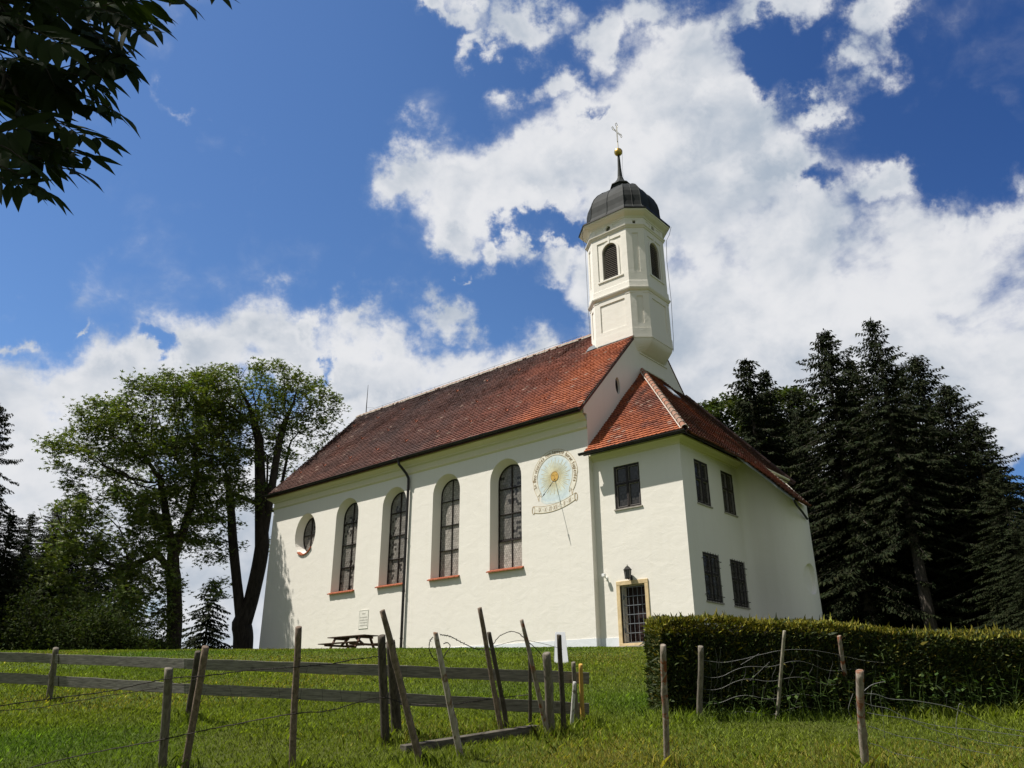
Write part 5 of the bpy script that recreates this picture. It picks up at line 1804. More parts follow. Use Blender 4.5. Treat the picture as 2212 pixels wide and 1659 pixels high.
# ------------------------------------------------------------------ posts and fences
WOOD = {
    "grey": bark("weathered_grey_post", (0.085, 0.074, 0.058), (0.25, 0.22, 0.175), (1, 1, 0.08), 30, 0.7),
    "dark": bark("dark_old_post", (0.034, 0.029, 0.023), (0.125, 0.105, 0.082), (1, 1, 0.10), 30, 0.8),
    "brown": bark("brown_barked_pole", (0.085, 0.062, 0.046), (0.30, 0.225, 0.170), (1, 1, 0.5), 34, 0.9, (0.17, 0.13, 0.10)),
    "pale": bark("peeled_pale_pole", (0.22, 0.185, 0.145), (0.52, 0.46, 0.38), (1, 1, 0.10), 26, 0.5, (0.17, 0.10, 0.06)),
    "red": bark("red_and_grey_bark", (0.13, 0.10, 0.075), (0.36, 0.31, 0.25), (1, 1, 0.25), 24, 0.8, (0.20, 0.070, 0.030)),
    "birch": bark("white_birch_bark", (0.42, 0.40, 0.36), (0.72, 0.70, 0.66), (1, 1, 0.4), 18, 0.4, (0.20, 0.17, 0.14)),
    "yellow": bark("fresh_yellow_post", (0.43, 0.25, 0.055), (0.55, 0.34, 0.09), (1, 1, 0.08), 16, 0.25),
    "stick": bark("pale_grey_stick", (0.15, 0.135, 0.10), (0.34, 0.31, 0.24), (1, 1, 0.2), 30, 0.6)}
def board_mat():
    t = NT("weathered_grey_board")
    v = t.co("Object", (0.8, 0.8, 13))
    f = t.noise(v, 5.5, 7, 0.65, 0.5)
    knots = t.ramp(t.noise(t.co("Object", (1, 1, 1.6)), 3.2, 2, 0.5), [(0.68, (1, 1, 1)), (0.76, (0.35, 0.33, 0.30))])
    t.color(t.mix(1.0, t.ramp(f, [(0.28, (0.085, 0.078, 0.070)), (0.72, (0.36, 0.335, 0.30))]), knots, "MULTIPLY"))
    t.rough(0.9, 0.15)
    t.bump(f, 0.5, 0.008)
    return t.m
M["board"] = board_mat()

def post_mb(base, top, r0, r1, seed, wob=0.10, knots=0, slant=0.15, n=11):
    rr = random.Random(seed)
    base, top = Vector(base), Vector(top)
    ax = (top - base)
    s1 = ax.cross(Vector((0.3, 1, 0.1))).normalized(); s2 = ax.cross(s1).normalized()
    loops = []
    segs = 14
    kn = [(rr.uniform(0.15, 0.9), rr.uniform(0, 6.28)) for _ in range(knots)]
    sx, sy = rr.uniform(-1, 1) * wob, rr.uniform(-1, 1) * wob
    for i in range(segs + 1):
        t = -0.12 + 1.12 * i / segs
        c = base + ax * t + s1 * (math.sin(t * 5 + seed) * sx * r0) + s2 * (math.sin(t * 4 + seed * 2) * sy * r0)
        r = r0 + (r1 - r0) * t
        ring_ = []
        for k in range(n):
            a = 6.283 * k / n
            q = r * (1 + 0.10 * noise.noise((math.cos(a) * 1.2, math.sin(a) * 1.2, t * 3 + seed)) + 0.05 * rr.uniform(-1, 1) * wob)
            for kt, ka in kn:
                d2 = ((t - kt) / 0.025) ** 2 + ((((a - ka + 3.14) % 6.283) - 3.14) / 0.5) ** 2
                q += r * 0.38 * math.exp(-d2)
            h = ax.normalized() * (slant * r * math.cos(a + seed) if i == segs else 0)
            ring_.append(c + s1 * math.cos(a) * q + s2 * math.sin(a) * q + h)
        loops.append(ring_)
    ce = sum((Vector(p) for p in loops[-1]), Vector()) / n
    loops.append([ce.lerp(p, 0.55) + ax.normalized() * r1 * 0.12 for p in loops[-1]])
    mb = MB()
    mb.loft(loops, cap1=True)
    return mb

def post_px(tx, ty, bx, by, wpx, rtop=None, lift=0.0):
    b = on_ground(bx, by)
    dep = depth_of(b)
    top = at_depth(tx, ty, dep)
    r = wpx * dep / F_PX / 2
    return b, top, r

def stake(name, px, wood, label, cat, group, seed, taper=0.85, knots=2, wob=0.35, dy=0.0):
    b, top, r = post_px(*px)
    if dy: top = at_depth(px[0], px[1], depth_of(b) + dy)
    o = post_mb(b, top, r, r * taper, seed, wob, knots).build(name, WOOD[wood], None, smooth=True, loc=tuple(b))
    prop(o, label, cat, group)
    return b, top

GS = "loose stakes standing at the gap in the fences"
STK = {}
for key, px, wood, lab, kn in [
    ("P5", (823.7, 1318.9, 911.4, 1653.5, 17), "brown", "thick knotty bark-covered pole leaning left in front of the rails, longest of the stakes", 7),
    ("P6", (940.4, 1366.6, 995.2, 1635.8, 15), "pale", "peeled pale grey stake leaning left, with a wire loop round its top", 2),
    ("P7", (1034.9, 1313.4, 1085.5, 1587.4, 11), "brown", "tall slim brown stake leaning left, the taller of a close pair", 4),
    ("P8", (1057.4, 1365.9, 1096.8, 1582.6, 10.5), "dark", "shorter slim stake of the close leaning pair", 4),
    ("P9", (1125.8, 1340, 1187, 1592, 11.5), "red", "rough leaning stake between the close pair and the thick grey stump", 4),
    ("P10", (1143.5, 1398.8, 1146, 1579, 8), "dark", "thin upright dark stick behind the rough leaning stake", 1),
    ("P11", (1180, 1411.7, 1191.9, 1589, 20), "grey", "thick round grey post stump right of the leaning stakes", 1),
    ("P12", (1208, 1371.4, 1217.7, 1584, 11.5), "dark", "upright dark narrow post in front of the white board", 1),
    ("P13", (1238.6, 1431, 1246.7, 1566, 10.5), "grey", "short grey post behind the white birch stick", 1),
    ("P14", (1241.2, 1473, 1234.4, 1576, 8.5), "birch", "short white birch stick beside the yellow post", 1),
    ("P15", (1254.4, 1435.2, 1258.6, 1561.6, 10), "yellow", "smooth bright yellow wooden post at the end of the rails", 0)]:
    STK[key] = stake("wooden_stake", px, wood, lab, "stake", GS, int(key[1:]) * 3, 0.72 if key in ("P5", "P6", "P9") else 0.88, kn, 0.45 if kn > 3 else 0.2)
# lying plank
pa, pb_ = on_ground(871, 1626), on_ground(1158, 1587)
b = MB()
pa.z += 0.0; pb_.z += 0.035
t_ = (pb_ - pa).normalized(); s_ = t_.cross(Z1).normalized(); v_ = s_.cross(t_)
lp = []
for i in range(13):
    c = pa.lerp(pb_, i / 12)
    w_ = 0.072 + 0.008 * noise.noise((i * 0.7, 3, 1))
    lp.append([c - s_ * w_ - v_ * 0.06, c + s_ * w_ - v_ * 0.06, c + s_ * w_ + v_ * (0.072 + 0.008 * noise.noise((i, 1, 2))), c - s_ * w_ + v_ * (0.076 + 0.004 * noise.noise((i, 5, 2)))])
b.loft(lp, cap0=True, cap1=True)
o = b.build("fallen_plank", bark("old_plank_wood", (0.035, 0.030, 0.024), (0.15, 0.135, 0.11), (0.6, 0.6, 3), 9, 0.5), None, loc=tuple(pa), bevel=0.006)
prop(o, "weathered grey plank lying in the grass under the leaning stakes", "plank")

# rail fence: posts and two rails of overlapping boards
rl = thing("rail_fence", tuple(on_ground(405, 1560)), "grey weathered two-rail board fence crossing the meadow in front of the church", "fence")
R_posts = [((121, 1400.4, 104.8, 1515, 13), "grey"), ((427, 1408, 405, 1560, 14), "dark"), ((843.7, 1386, 858, 1595, 23), "dark")]
for i, (px, wd) in enumerate(R_posts):
    b, top, r = post_px(*px)
    post_mb(b, top, r, r * 0.9, 50 + i, 0.15, 1).build("post", WOOD[wd], rl, smooth=True)
dl_, dm_, dr_, de_ = depth_of(on_ground(104.8, 1515)), depth_of(on_ground(405, 1560)), depth_of(on_ground(858, 1595)), max(depth_of(STK[k][0]) for k in ("P10", "P13", "P15")) + 0.04
def rdep(x): return float(np.interp(x, [-160, 105, 405, 858, 1252, 1300], [dl_ * 1.10, dl_, dm_, dr_, de_, de_ * 0.99])) + 0.06
up_t = lambda x: float(np.interp(x, [-160, 0, 425, 713, 1272], [1400, 1408.5, 1423.5, 1432.2, 1452]))
up_b = lambda x: float(np.interp(x, [-160, 0, 425, 713, 1272], [1418.5, 1428.5, 1446, 1456.2, 1477.8]))
lo_t = lambda x: float(np.interp(x, [-160, 0, 425, 713, 1274], [1441, 1452, 1478, 1489.5, 1518.7]))
lo_b = lambda x: float(np.interp(x, [-160, 0, 425, 713, 1274], [1461, 1474.6, 1500.5, 1514.5, 1545.5]))
for (ft, fb) in ((up_t, up_b), (lo_t, lo_b)):
    for (x0, x1, off) in ((-160, 125, 0.0), (100, 447, 0.032), (403, 880, 0.0), (845, 1273, 0.032)):
        b = MB()
        lp = []
        k = 14
        for i in range(k + 1):
            x = x0 + (x1 - x0) * i / k
            dp = rdep(x) + off
            a_, c_ = at_depth(x, ft(x) + 0.6 * math.sin(i * 1.3 + x0), dp), at_depth(x, fb(x) + 0.6 * math.sin(i * 0.9), dp)
            bk_ = Vector((FWD.x, FWD.y, 0)).normalized() * 0.028
            lp.append([a_, c_, c_ + bk_, a_ + bk_])
        b.loft(lp, cap0=True, cap1=True)
        b.build("rail", M["board"], rl, bevel=0.004)

# barbed wire
def barbed(mb, pts, r=0.0045, every=0.13, barb=0.018, seed=1):
    rr = random.Random(seed)
    P = spline([Vector(p) for p in pts], 8)
    mb.tube([p + Vector((rr.gauss(0, .002), rr.gauss(0, .002), rr.gauss(0, .002))) for p in P], r, 5, cap=False)
    acc = 0.0
    for a, b in zip(P, P[1:]):
        L = (b - a).length
        while acc < L:
            c = a.lerp(b, acc / L)
            for _ in range(2):
                d = Vector((rr.gauss(0, 1), rr.gauss(0, 1), rr.gauss(0, 1))).normalized() * barb
                mb.tube([c - d, c + d], [0.0016, 0.0016], 3, cap=False)
            acc += every
        acc -= L
def wpx(pts):  # (x, y, depth)
    return [tuple(at_depth(x, y, d)) for x, y, d in pts]
wf = thing("barbed_wire_fence", tuple(on_ground(640, 1655)), "old barbed wire fence on round posts in the grass before the rails", "fence")
WP = []
for i, (px, wd) in enumerate([((365, 1444, 350, 1659, 19), "grey"), ((443.3, 1397, 400.7, 1659, 16), "brown"), ((643.8, 1354.6, 632, 1659, 15), "brown"), ((824.3, 1373.7, 832.4, 1608, 19), "dark")]):
    b, top, r = post_px(*px)
    WP.append(depth_of(b))
    post_mb(b, top, r, r * 0.92, 80 + i, 0.25, 2).build("post", WOOD[wd], wf, smooth=True)
d1, d2, d3, d4 = WP
f_ = -0.06
lines = [[(-60, 1534, d1 - .5), (0, 1524, d1 - .3), (120, 1508, d1 - .1), (240, 1492, d1), (354, 1467, d1 + f_), (440, 1460, d2 + f_), (540, 1448, d3), (640, 1440.5, d3 + f_), (713, 1434, d3 + .3), (770, 1424, d4 - .4), (820, 1418, d4 + f_)],
         [(-40, 1700, d1 - .4), (65, 1659, d1 - .3), (200, 1626, d1 - .1), (350, 1598, d1 + f_), (420, 1582, d2 + f_), (520, 1562, d3), (632, 1542, d3 + f_), (713, 1535, d3 + .3), (770, 1518, d4 - .3), (828, 1507, d4 + f_), (880, 1520, 8.7), (965, 1522, 8.6), (1060, 1510, 9.7), (1150, 1500, 9.7)],
         [(-60, 1536, d1 - .2), (60, 1531, d1), (200, 1508, d1 + .1), (352, 1484, d1 + .12), (440, 1462, d2 + .08)]]
for k, ln_ in enumerate(lines):
    b = MB(); barbed(b, wpx(ln_), 0.0052 if k < 2 else 0.0035, seed=k)
    b.build("barbed_wire", M["wire"], wf)
b = MB()
rr = random.Random(12)
for (x0, x1, y0, y1, n_) in ((120, 350, 1560, 1650, 4), (440, 630, 1470, 1640, 5), (640, 825, 1450, 1600, 5)):
    for i in range(n_):
        x = x0 + (x1 - x0) * (i + .5) / n_ + rr.uniform(-15, 15)
        dd = float(np.interp(x, [350, 430, 635, 830], [d1, d2, d3, d4]))
        b = MB()
        b.tube(spline([Vector(p) for p in wpx([(x, y0 + rr.uniform(-10, 25), dd), (x + rr.uniform(-25, 25), (y0 + y1) / 2, dd), (x + rr.uniform(-30, 30), y1, dd)])], 5), 0.0018, 3, cap=False)
        b.build("loose_wire", M["wire"], wf)
for y in (1420, 1507, 1595):
    b = MB(); b.tube([at_depth(632, y, d3 + .05), at_depth(650, y + 2, d3 - .05)], 0.004, 4)
    b.build("wire_binding", M["wire"], wf)
# wire slung between the stakes
dp = {k: depth_of(v[0]) for k, v in STK.items()}
sw = MB()
barbed(sw, wpx([(951, 1371, dp["P6"]), (972, 1375, 8.6), (1000, 1389, 9.0), (1030, 1402, 9.4), (1058, 1403, dp["P7"]), (1066, 1392, 9.8), (1078, 1375, 9.7), (1102, 1364.5, 9.65), (1120, 1368, 9.6), (1136, 1382, dp["P9"]), (1152, 1396, 9.6), (1166, 1410, 9.65), (1172, 1420, 9.7)]), 0.005, seed=21)
barbed(sw, wpx([(934, 1378, dp["P6"]), (928, 1387, 8.4), (927, 1402, 8.4), (934, 1418, 8.42), (944, 1427, 8.45), (956, 1424, 8.5), (962, 1412, 8.5), (970, 1402, 8.5), (972, 1394, 8.5), (966, 1388, 8.5), (958, 1391, 8.5)]), 0.0046, seed=22)
sw.tube(spline([Vector(p) for p in wpx([(1058, 1400, 9.8), (1090, 1390, 9.8), (1130, 1383, 9.7), (1180, 1392, 9.8), (1215, 1403, 9.85)])], 8), 0.0025, 4, cap=False)
o = sw.build("barbed_wire", M["wire"], None, loc=STK["P6"][0][:])
prop(o, "rusty barbed wire slung in loops between the leaning stakes", "wire")

# right-hand posts
def lone(px, wood, label, seed, kn=2):
    stake("fence_post", px, wood, label, "fence post", "single posts in front of the hedge", seed, 0.9, kn, 0.3)
lone((1434, 1393.6, 1439, 1655.5, 14), "red", "straight red-and-grey barked post at the left end of the hedge", 101, 3)
nf = thing("netting_fence", tuple(on_ground(1512, 1554)), "sagging wire netting fence on uneven posts along the hedge", "fence")
ND = []
for i, (px, wd) in enumerate([((1512.9, 1396.5, 1512.5, 1554, 13), "grey"), ((1695, 1362.9, 1678, 1553, 7.5), "stick"), ((1812.4, 1373.4, 1838, 1540, 10), "red"), ((2061, 1395, 2079.5, 1532, 8), "dark")]):
    b, top, r = post_px(*px)
    ND.append(depth_of(b))
    post_mb(b, top, r, r * 0.9, 120 + i, 0.25, 1).build("post", WOOD[wd], nf, smooth=True)
netd = lambda x: float(np.interp(x, [1512, 1680, 1825, 2070, 2300], [ND[0], ND[1], ND[2], ND[3], ND[3] + .3])) - 0.03
net = MB()
tops = [(1512, 1424), (1560, 1426), (1600, 1421), (1640, 1414), (1690, 1408), (1760, 1408), (1815, 1413), (1880, 1424), (1960, 1436), (2068, 1440), (2150, 1443), (2230, 1450)]
tx, ty = [p[0] for p in tops], [p[1] for p in tops]
for k, (dy, lim) in enumerate(((0, 2230), (28, 2230), (58, 1900), (92, 2230), (122, 1850))):
    pts = [(x, np.interp(x, tx, ty) + dy + 5 * math.sin(x * 0.021 + k) + (6 * math.sin(x * .05) if dy else 0), netd(x)) for x in range(1512, lim, 24)]
    net.tube(spline([Vector(p) for p in wpx(pts)], 3), 0.0020, 3, cap=False)
rr = random.Random(5)
x = 1530
while x < 2220:
    y = float(np.interp(x, tx, ty))
    hgt = rr.uniform(60, 125)
    pts = [(x + rr.uniform(-5, 5) + 3 * math.sin(q), y + hgt * q / 4, netd(x)) for q in range(5)]
    net.tube(spline([Vector(p) for p in wpx(pts)], 4), 0.0015, 3, cap=False)
    x += rr.uniform(13, 24)
for (a, b_) in (((1545, 1402), (1553, 1440)), ((1557, 1404), (1552, 1444)), ((1600, 1436), (1640, 1412)), ((1620, 1470), (1662, 1430))):
    net.tube([at_depth(*a, netd(1550)), at_depth(*b_, netd(1560))], 0.0022, 3)
net.build("netting", M["netwire"], nf)
# near post with its own slack netting
sf = thing("slack_wire_fence", tuple(on_ground(1869, 1659)), "near birch-barked post with slack pale wire running down to the right", "fence")
b, top, r = post_px(1856, 1449, 1869, 1659, 17)
d5 = depth_of(b)
post_mb(b, top, r, r * 0.95, 140, 0.2, 3).build("post", WOOD["red"], sf, smooth=True)
net = MB()
zr = lambda x, y: (1316.6 + x * .40475, 1289.2 + y * .40475)
rows = [[(1345, 515), (1420, 520), (1500, 545), (1620, 553), (1780, 580), (1860, 605), (1940, 640), (2060, 690), (2230, 722)],
        [(1350, 560), (1400, 580), (1480, 595), (1540, 625), (1600, 652), (1760, 690), (2000, 715), (2230, 748)],
        [(1375, 618), (1450, 632), (1600, 655), (1700, 700), (1850, 740), (2000, 775), (2230, 812)],
        [(1380, 690), (1430, 705), (1550, 745), (1700, 765), (1900, 815), (2230, 875)],
        [(1385, 780), (1450, 800), (1520, 835), (1650, 860), (1800, 890), (2000, 930), (2230, 960)],
        [(1390, 850), (1470, 900), (1600, 935), (1800, 960)]]
for k, row in enumerate(rows):
    net.tube(spline([Vector(p) for p in wpx([(*zr(x, y), d5 + (x - 1345) * 0.0006) for x, y in row])], 6), 0.0028, 4, cap=False)
for (p0, p1, p2) in (((1440, 520), (1460, 640), (1470, 760)), ((1560, 550), (1590, 640), (1640, 760)), ((1640, 560), (1655, 600), (1665, 610)), ((1720, 580), (1740, 700), (1770, 840)), ((1860, 610), (1850, 700), (1880, 850)), ((1740, 470), (1790, 520), (1800, 575)),
                     ((1300, 515), (1275, 600), (1300, 660)), ((1310, 560), (1330, 640), (1380, 690)), ((1345, 515), (1400, 470), (1470, 452)), ((1900, 590), (1870, 570), (1860, 600)), ((2000, 660), (2030, 780), (2060, 900)), ((1400, 500), (1395, 560), (1420, 640))):
    net.tube(spline([Vector(p) for p in wpx([(*zr(*q), d5 + 0.02) for q in (p0, p1, p2)])], 5), 0.0024, 4, cap=False)
net.build("slack_wire", M["netwire"], sf)

# white board propped in the grass before the church
sb = on_ground(1213, 1433)
dsb = depth_of(sb)
bk_ = Vector((FWD.x, FWD.y, 0)).normalized()
sd_b = Vector((-bk_.y, bk_.x, 0)) * -1
sbt = thing("folding_board", tuple(sb), "white folding board standing in the grass near the yellow post", "board")
c0, hh = Vector(sb) + Z1 * 0.0, 0.74
def panel(sign, lean):
    lo, hi = c0 + bk_ * (0.22 + sign * -0.22), c0 + bk_ * (0.22 + sign * -0.02) + Z1 * hh
    return [hi - sd_b * 0.120, hi + sd_b * 0.120, lo + sd_b * 0.172 - Z1 * 0.02, lo - sd_b * 0.172 - Z1 * 0.02]
for nm, sg in (("front_panel", 1), ("rear_panel", -1)):
    q = panel(sg, 0)
    b = MB(); b.loft([q, [p + bk_ * 0.02 for p in q]], cap0=True, cap1=True); b.build(nm, M["boardwhite"], sbt, bevel=0.003)

# ------------------------------------------------------------------ picnic table
TX, TY = -10.75, -3.0
pt = thing("picnic_table", (TX, TY, gz(TX, TY)), "dark brown wooden picnic table with fixed benches on the grass before the church wall", "table")
tz = gz(TX, TY)
tl = 1.25
b = MB()
for k in range(5):
    y0 = TY - 0.40 + k * 0.162
    b.box(TX - tl, TX + tl, y0, y0 + 0.148, tz + 0.715, tz + 0.755)
b.build("tabletop", M["tablewood"], pt, bevel=0.004)
for s_ in (-1, 1):
    b = MB()
    for k in range(2):
        y0 = TY + s_ * 0.73 - 0.15 + k * 0.155
        b.box(TX - tl, TX + tl, y0, y0 + 0.145, tz + 0.425, tz + 0.465)
    b.build("bench", M["tablewood"], pt, bevel=0.004)
for sx in (-0.85, 0.85):
    for s_ in (-1, 1):
        b = MB(); b.bar((TX + sx, TY + s_ * 0.66, tz - 0.03), (TX + sx, TY + s_ * 0.26, tz + 0.71), 0.05, 0.12, (1, 0, 0)); b.build("leg", M["tableleg"], pt)
    b = MB(); b.bar((TX + sx + 0.055, TY - 0.86, tz + 0.385), (TX + sx + 0.055, TY + 0.86, tz + 0.385), 0.05, 0.09); b.build("crossbar", M["tableleg"], pt)
    b = MB(); b.bar((TX + sx + 0.055, TY - 0.38, tz + 0.67), (TX + sx + 0.055, TY + 0.38, tz + 0.67), 0.05, 0.08); b.build("crossbar", M["tableleg"], pt)
    b = MB(); b.bar((TX + sx * 0.95, TY, tz + 0.37), (TX + sx * 0.28, TY, tz + 0.69), 0.05, 0.09); b.build("brace", M["tableleg"], pt)

# ------------------------------------------------------------------ near ash bough hanging in from the left
def leaflet(V, Q, base, d, nrm, L, W, fold=0.16):
    """a pointed leaflet of two folded halves, curling down at the tip"""
    s = np.cross(d, nrm); s /= np.linalg.norm(s)
    prof = [(0.0, 0.06), (0.18, 0.62), (0.40, 1.0), (0.62, 0.86), (0.82, 0.42), (1.0, 0.0)]
    b = sum(len(x) for x in V)
    pts = []
    for t, w in prof:
        c = base + d * L * t - nrm * L * 0.16 * t * t
        pts += [c + s * W * w / 2 - nrm * -fold * W * w, c, c - s * W * w / 2 - nrm * -fold * W * w]
    V.append(np.array(pts))
    for i in range(len(prof) - 1):
        for k in (0, 1):
            Q.append((b + i * 3 + k, b + i * 3 + k + 1, b + i * 3 + k + 4, b + i * 3 + k + 3))
near = thing("ash_tree", (12.0, -27.2, gz(12.0, -27.2)), "near ash tree whose dark leafy bough hangs into the top left corner", "tree")
tw = MB()
LV, LQ, LT = [], [], []
rg = np.random.default_rng(5)
def compound(x0, y0, x1, y1, d0, d1, nl=4, L=0.115, W=0.042, tone=1.0):
    a, b = np.array(at_depth(x0, y0, d0)), np.array(at_depth(x1, y1, d1))
    ax = b - a; ln = np.linalg.norm(ax); ax = ax / ln
    tw.tube([tuple(a), tuple((a + b) / 2 + np.array([0, 0, 0.012])), tuple(b)], [0.0028, 0.0022, 0.0014], 4, cap=False)
    nrm = unit(rg.normal(0, 0.35, 3) + np.array([0, 0, 1.0]) - np.array(FWD) * 0.75)
    nrm = unit(nrm - ax * (nrm @ ax))
    sd_ = np.cross(ax, nrm)
    q0 = len(LQ)
    for i in range(nl):
        t = 0.28 + 0.66 * i / max(1, nl - 1)
        c = a + (b - a) * t
        for s_ in (-1, 1):
            d = unit(ax * rg.uniform(0.55, 0.9) + sd_ * s_ * rg.uniform(0.6, 0.95) + np.array([0, 0, rg.uniform(-0.35, 0.0)]))
            n2 = unit(nrm + rg.normal(0, 0.25, 3)); n2 = unit(n2 - d * (n2 @ d))
            leaflet(LV, LQ, c, d, n2, L * rg.uniform(0.85, 1.12), W * rg.uniform(0.9, 1.15))
    n2 = unit(nrm - ax * (nrm @ ax))
    leaflet(LV, LQ, b, unit(ax + np.array([0, 0, -0.2])), n2, L * 1.05, W)
    LT.extend([np.array([1, 1, 1]) * tone * rg.uniform(0.75, 1.25)] * (len(LQ) - q0))
# visible sprays along the edge of the bough
for q in [(215, 45, 300, 70, 2.9, 2.8), (150, 15, 262, 30, 3.0, 2.9), (255, -10, 330, 20, 3.1, 3.0), (330, -40, 400, 5, 3.1, 3.0), (400, -50, 470, -15, 3.1, 3.0), (120, 100, 222, 170, 2.9, 2.8), (60, 60, 180, 120, 3.0, 2.9),
          (100, 150, 200, 175, 2.9, 2.8), (140, 190, 262, 248, 2.8, 2.7), (90, 205, 200, 235, 2.9, 2.8), (60, 230, 170, 290, 2.7, 2.65), (100, 260, 215, 300, 2.8, 2.75), (60, 300, 195, 340, 2.75, 2.7), (20, 290, 120, 330, 2.8, 2.75),
          (-20, 350, 100, 415, 2.6, 2.55), (-30, 300, 70, 360, 2.6, 2.55), (40, 330, 175, 375, 2.75, 2.7), (-40, 380, 45, 400, 2.6, 2.55), (170, 60, 250, 110, 3.0, 2.9), (180, 100, 225, 150, 3.0, 2.9), (280, 10, 330, 55, 3.0, 2.9)]:
    compound(*q, nl=4, L=0.112, W=0.030)
for _ in range(66):                            # the dense inner part of the bough
    while True:
        x, y = rg.uniform(-160, 250), rg.uniform(-160, 350)
        if x + y * 0.75 < 250 - 0.0 * y: break
    a = rg.uniform(-0.3, 1.3)
    d = rg.uniform(2.6, 3.7)
    compound(x, y, x + 105 * math.cos(a), y + 105 * math.sin(a), d, d - 0.05, nl=5, L=rg.uniform(0.11, 0.15), W=rg.uniform(0.036, 0.050), tone=rg.uniform(0.6, 1.5))
V = np.concatenate(LV); Q = np.array(LQ)
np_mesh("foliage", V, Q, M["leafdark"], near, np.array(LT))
tw.build("twig", M["bark"], near)
b = MB()
p0 = near.location.copy()
fork = Vector((10.1, -24.6, 3.3))
b.tube(spline([p0 - Z1 * 0.2, p0 + Vector((0.1, 0.0, 2.2)), p0 + Vector((0.2, -0.05, 5.2)), p0 + Vector((0.1, 0.2, 8.5))], 6), [0.30 - 0.011 * i for i in range(19)], 10)
tipb = at_depth(-60, 60, 3.1)
b.tube(spline([p0 + Vector((0.2, -0.05, 4.6)), p0.lerp(tipb, 0.45) + Z1 * 2.6, p0.lerp(tipb, 0.8) + Z1 * 0.9, tipb], 6), [0.11 - 0.0052 * i for i in range(19)], 8)
for (x, y) in ((-20, -30), (40, 90), (-10, 230), (30, 300), (150, 20), (260, -40)):
    e = at_depth(x, y, 3.0)
    b.tube(spline([tipb.lerp(p0 + Z1 * 4, 0.25), tipb.lerp(e, 0.45) + Z1 * 0.05, e], 5), [0.016 - 0.0012 * i for i in range(11)], 5)
b.build("trunk", M["bark"], near, smooth=True)
cn = 9000                                       # unseen crown above and left of the view, added to shade the bough
C = np.array([12.6, -27.2, 4.6]) + unit(rg.normal(size=(cn, 3))) * (rg.random((cn, 1)) ** 0.4) * np.array([2.5, 2.0, 2.4])
D = unit(rg.normal(size=(cn, 3)) + np.array([0, 0, -0.4])); S = unit(np.cross(D, rdir(cn)))
V, Q = kites(C, D, S, rg.uniform(0.12, 0.24, cn), rg.uniform(0.04, 0.08, cn))
np_mesh("crown", V, Q, M["leafdark"], near, tuft_tint(cn, 0.2))

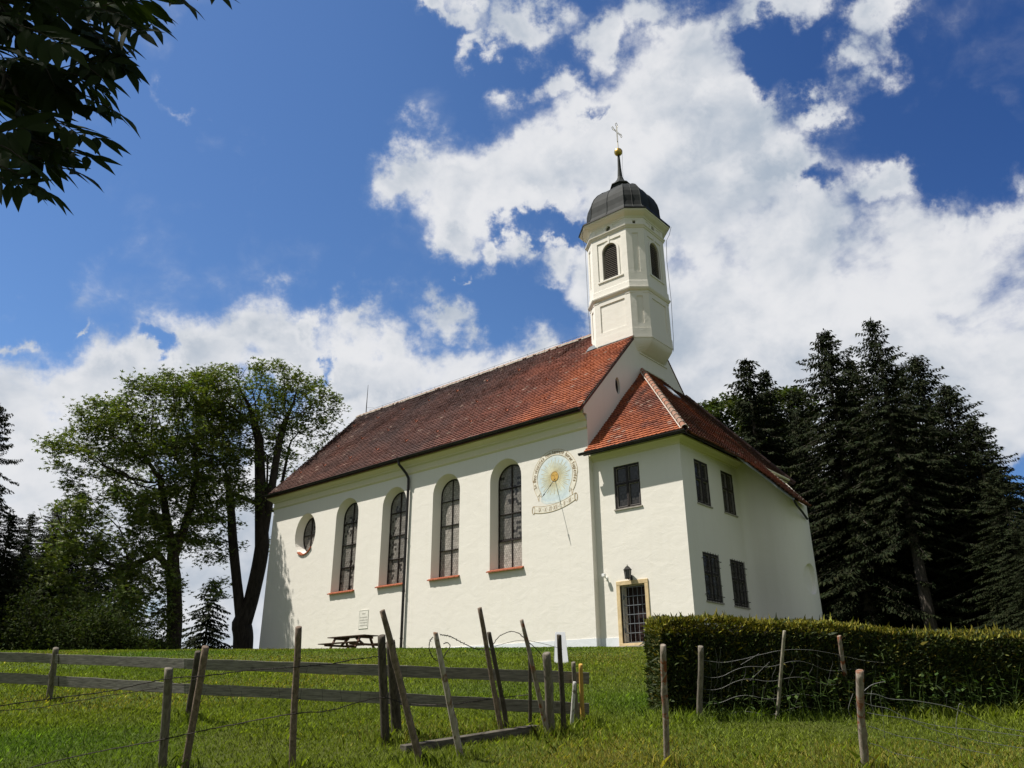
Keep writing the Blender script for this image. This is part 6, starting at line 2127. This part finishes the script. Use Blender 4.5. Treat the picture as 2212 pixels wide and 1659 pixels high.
# ------------------------------------------------------------------ grass
TUFTS = [(v[0], 0.26) for k, v in STK.items()] + [(on_ground(*q), r_) for q, r_ in (((845, 1600), 0.38), ((104.8, 1515), 0.3), ((405, 1560), 0.3), ((350, 1659), 0.22), ((401, 1659), 0.22), ((632, 1659), 0.2), ((1439, 1655), 0.2), ((1512, 1554), 0.3), ((1869, 1659), 0.22))]
def grass():
    eye = np.array(EYE)
    az0 = math.atan2(FWD.y, FWD.x)
    V_, Q_, T_ = [], [], []
    nb = 0
    for (r0, r1, n, hmin, hmax, wmul) in ((4.0, 9.0, 150000, 0.025, 0.068, 0.9), (9.0, 14.0, 170000, 0.025, 0.066, 0.95), (14.0, 22.0, 140000, 0.03, 0.07, 1.1), (22.0, 36.0, 110000, 0.03, 0.065, 1.3)):
        r = np.sqrt(RNG.uniform(r0 ** 2, r1 ** 2, n))
        a = az0 + RNG.uniform(-math.radians(43), math.radians(43), n)
        x, y = eye[0] + r * np.cos(a), eye[1] + r * np.sin(a)
        ok = ~((y > -0.05) & (x > -23) & (x < 4.5))
        x, y, r = x[ok], y[ok], r[ok]
        z = ground_z(x, y)
        n = len(x)
        cl = np.array([noise.noise((px * 0.9, py * 0.9, 0.3)) for px, py in zip(x[::1], y[::1])])
        big = np.array([noise.noise((px * 0.22, py * 0.22, 4.3)) for px, py in zip(x, y)])
        h = RNG.uniform(hmin, hmax, n) * (1 + 0.45 * cl)
        # the unmown strip round the stakes and along the hedge
        rel = np.stack([x - hA.x, y - hA.y], 1)
        uu_, vv_ = rel @ np.array(hd)[:2], -(rel @ np.array(hn)[:2])
        long_ = ((uu_ > -0.3) & (vv_ > -0.1) & (vv_ < 0.55))
        for p, rad_ in TUFTS:
            long_ |= ((x - p.x) ** 2 + (y - p.y) ** 2 < rad_ ** 2)
        h = np.where(long_ & (RNG.random(n) < 0.55), h * RNG.uniform(1.6, 3.2, n), h)
        h = np.where(RNG.random(n) < 0.008, h * RNG.uniform(1.4, 2.2, n), h)
        w = np.maximum(0.006, r * 0.00085) * wmul * RNG.uniform(0.7, 1.4, n)
        aa = RNG.uniform(0, 2 * math.pi, n)
        sx, sy = np.cos(aa), np.sin(aa)
        ben = RNG.uniform(0.2, 1.0, n) * h
        la = RNG.uniform(0, 2 * math.pi, n)
        P = np.stack([x, y, z - 0.01], 1)
        S = np.stack([sx, sy, 0 * sx], 1) * w[:, None] / 2
        mid = P + np.stack([np.cos(la) * ben * 0.25, np.sin(la) * ben * 0.25, h * 0.6], 1)
        tip = P + np.stack([np.cos(la) * ben, np.sin(la) * ben, h], 1)
        V = np.stack([P - S, P + S, mid + S * 0.8, tip, mid - S * 0.8], 1).reshape(-1, 3)
        Q = np.arange(5 * n).reshape(n, 5)
        V_.append(V); Q_.append(Q + nb); nb += len(V)
        fl_ = RNG.random(n) < 0.07
        w = np.where(fl_, w * 1.7, w)
        S = np.where(fl_[:, None], S * 1.7, S)
        t = (np.clip(RNG.normal(1.0, 0.32, n), 0.35, 1.9) * np.where(fl_, 1.55, 1.0))[:, None] * np.ones((1, 3))
        dry = (big > 0.12)[:, None] * np.clip((big[:, None] - 0.12) * 1.5, 0, 0.45)
        # trodden dry track by the gap at the lower right of the stakes
        tp_ = on_ground(1330, 1640)
        dd = np.sqrt((x - tp_.x) ** 2 + ((y - tp_.y) * 0.8) ** 2)
        dry = np.maximum(dry, np.clip(0.95 - dd / 1.6, 0, 1)[:, None])
        isdry = (RNG.random(n)[:, None] < dry)
        t = np.where(isdry, t * np.array([[1.45, 1.02, 1.7]]), t * np.array([[1.0, 1.0, 1.0]]) * (1 + 0.25 * cl[:, None]))
        bc = RNG.random(n) < 0.0009
        t[bc] = np.array([4.2, 2.9, 1.5])
        lush = np.clip((-big[:, None] - 0.12) * 3, 0, 1)
        t = t * np.where(bc[:, None], 1.0, 1 - lush * np.array([[0.38, 0.18, 0.1]]))
        T_.append(t)
    o = np_mesh("grass", np.concatenate(V_), np.concatenate(Q_), M["grass"], None, np.concatenate(T_), loc=(8, -16, -2))
    prop(o, "short green meadow grass with drier yellowish patches", "grass", kind="stuff")
grass()
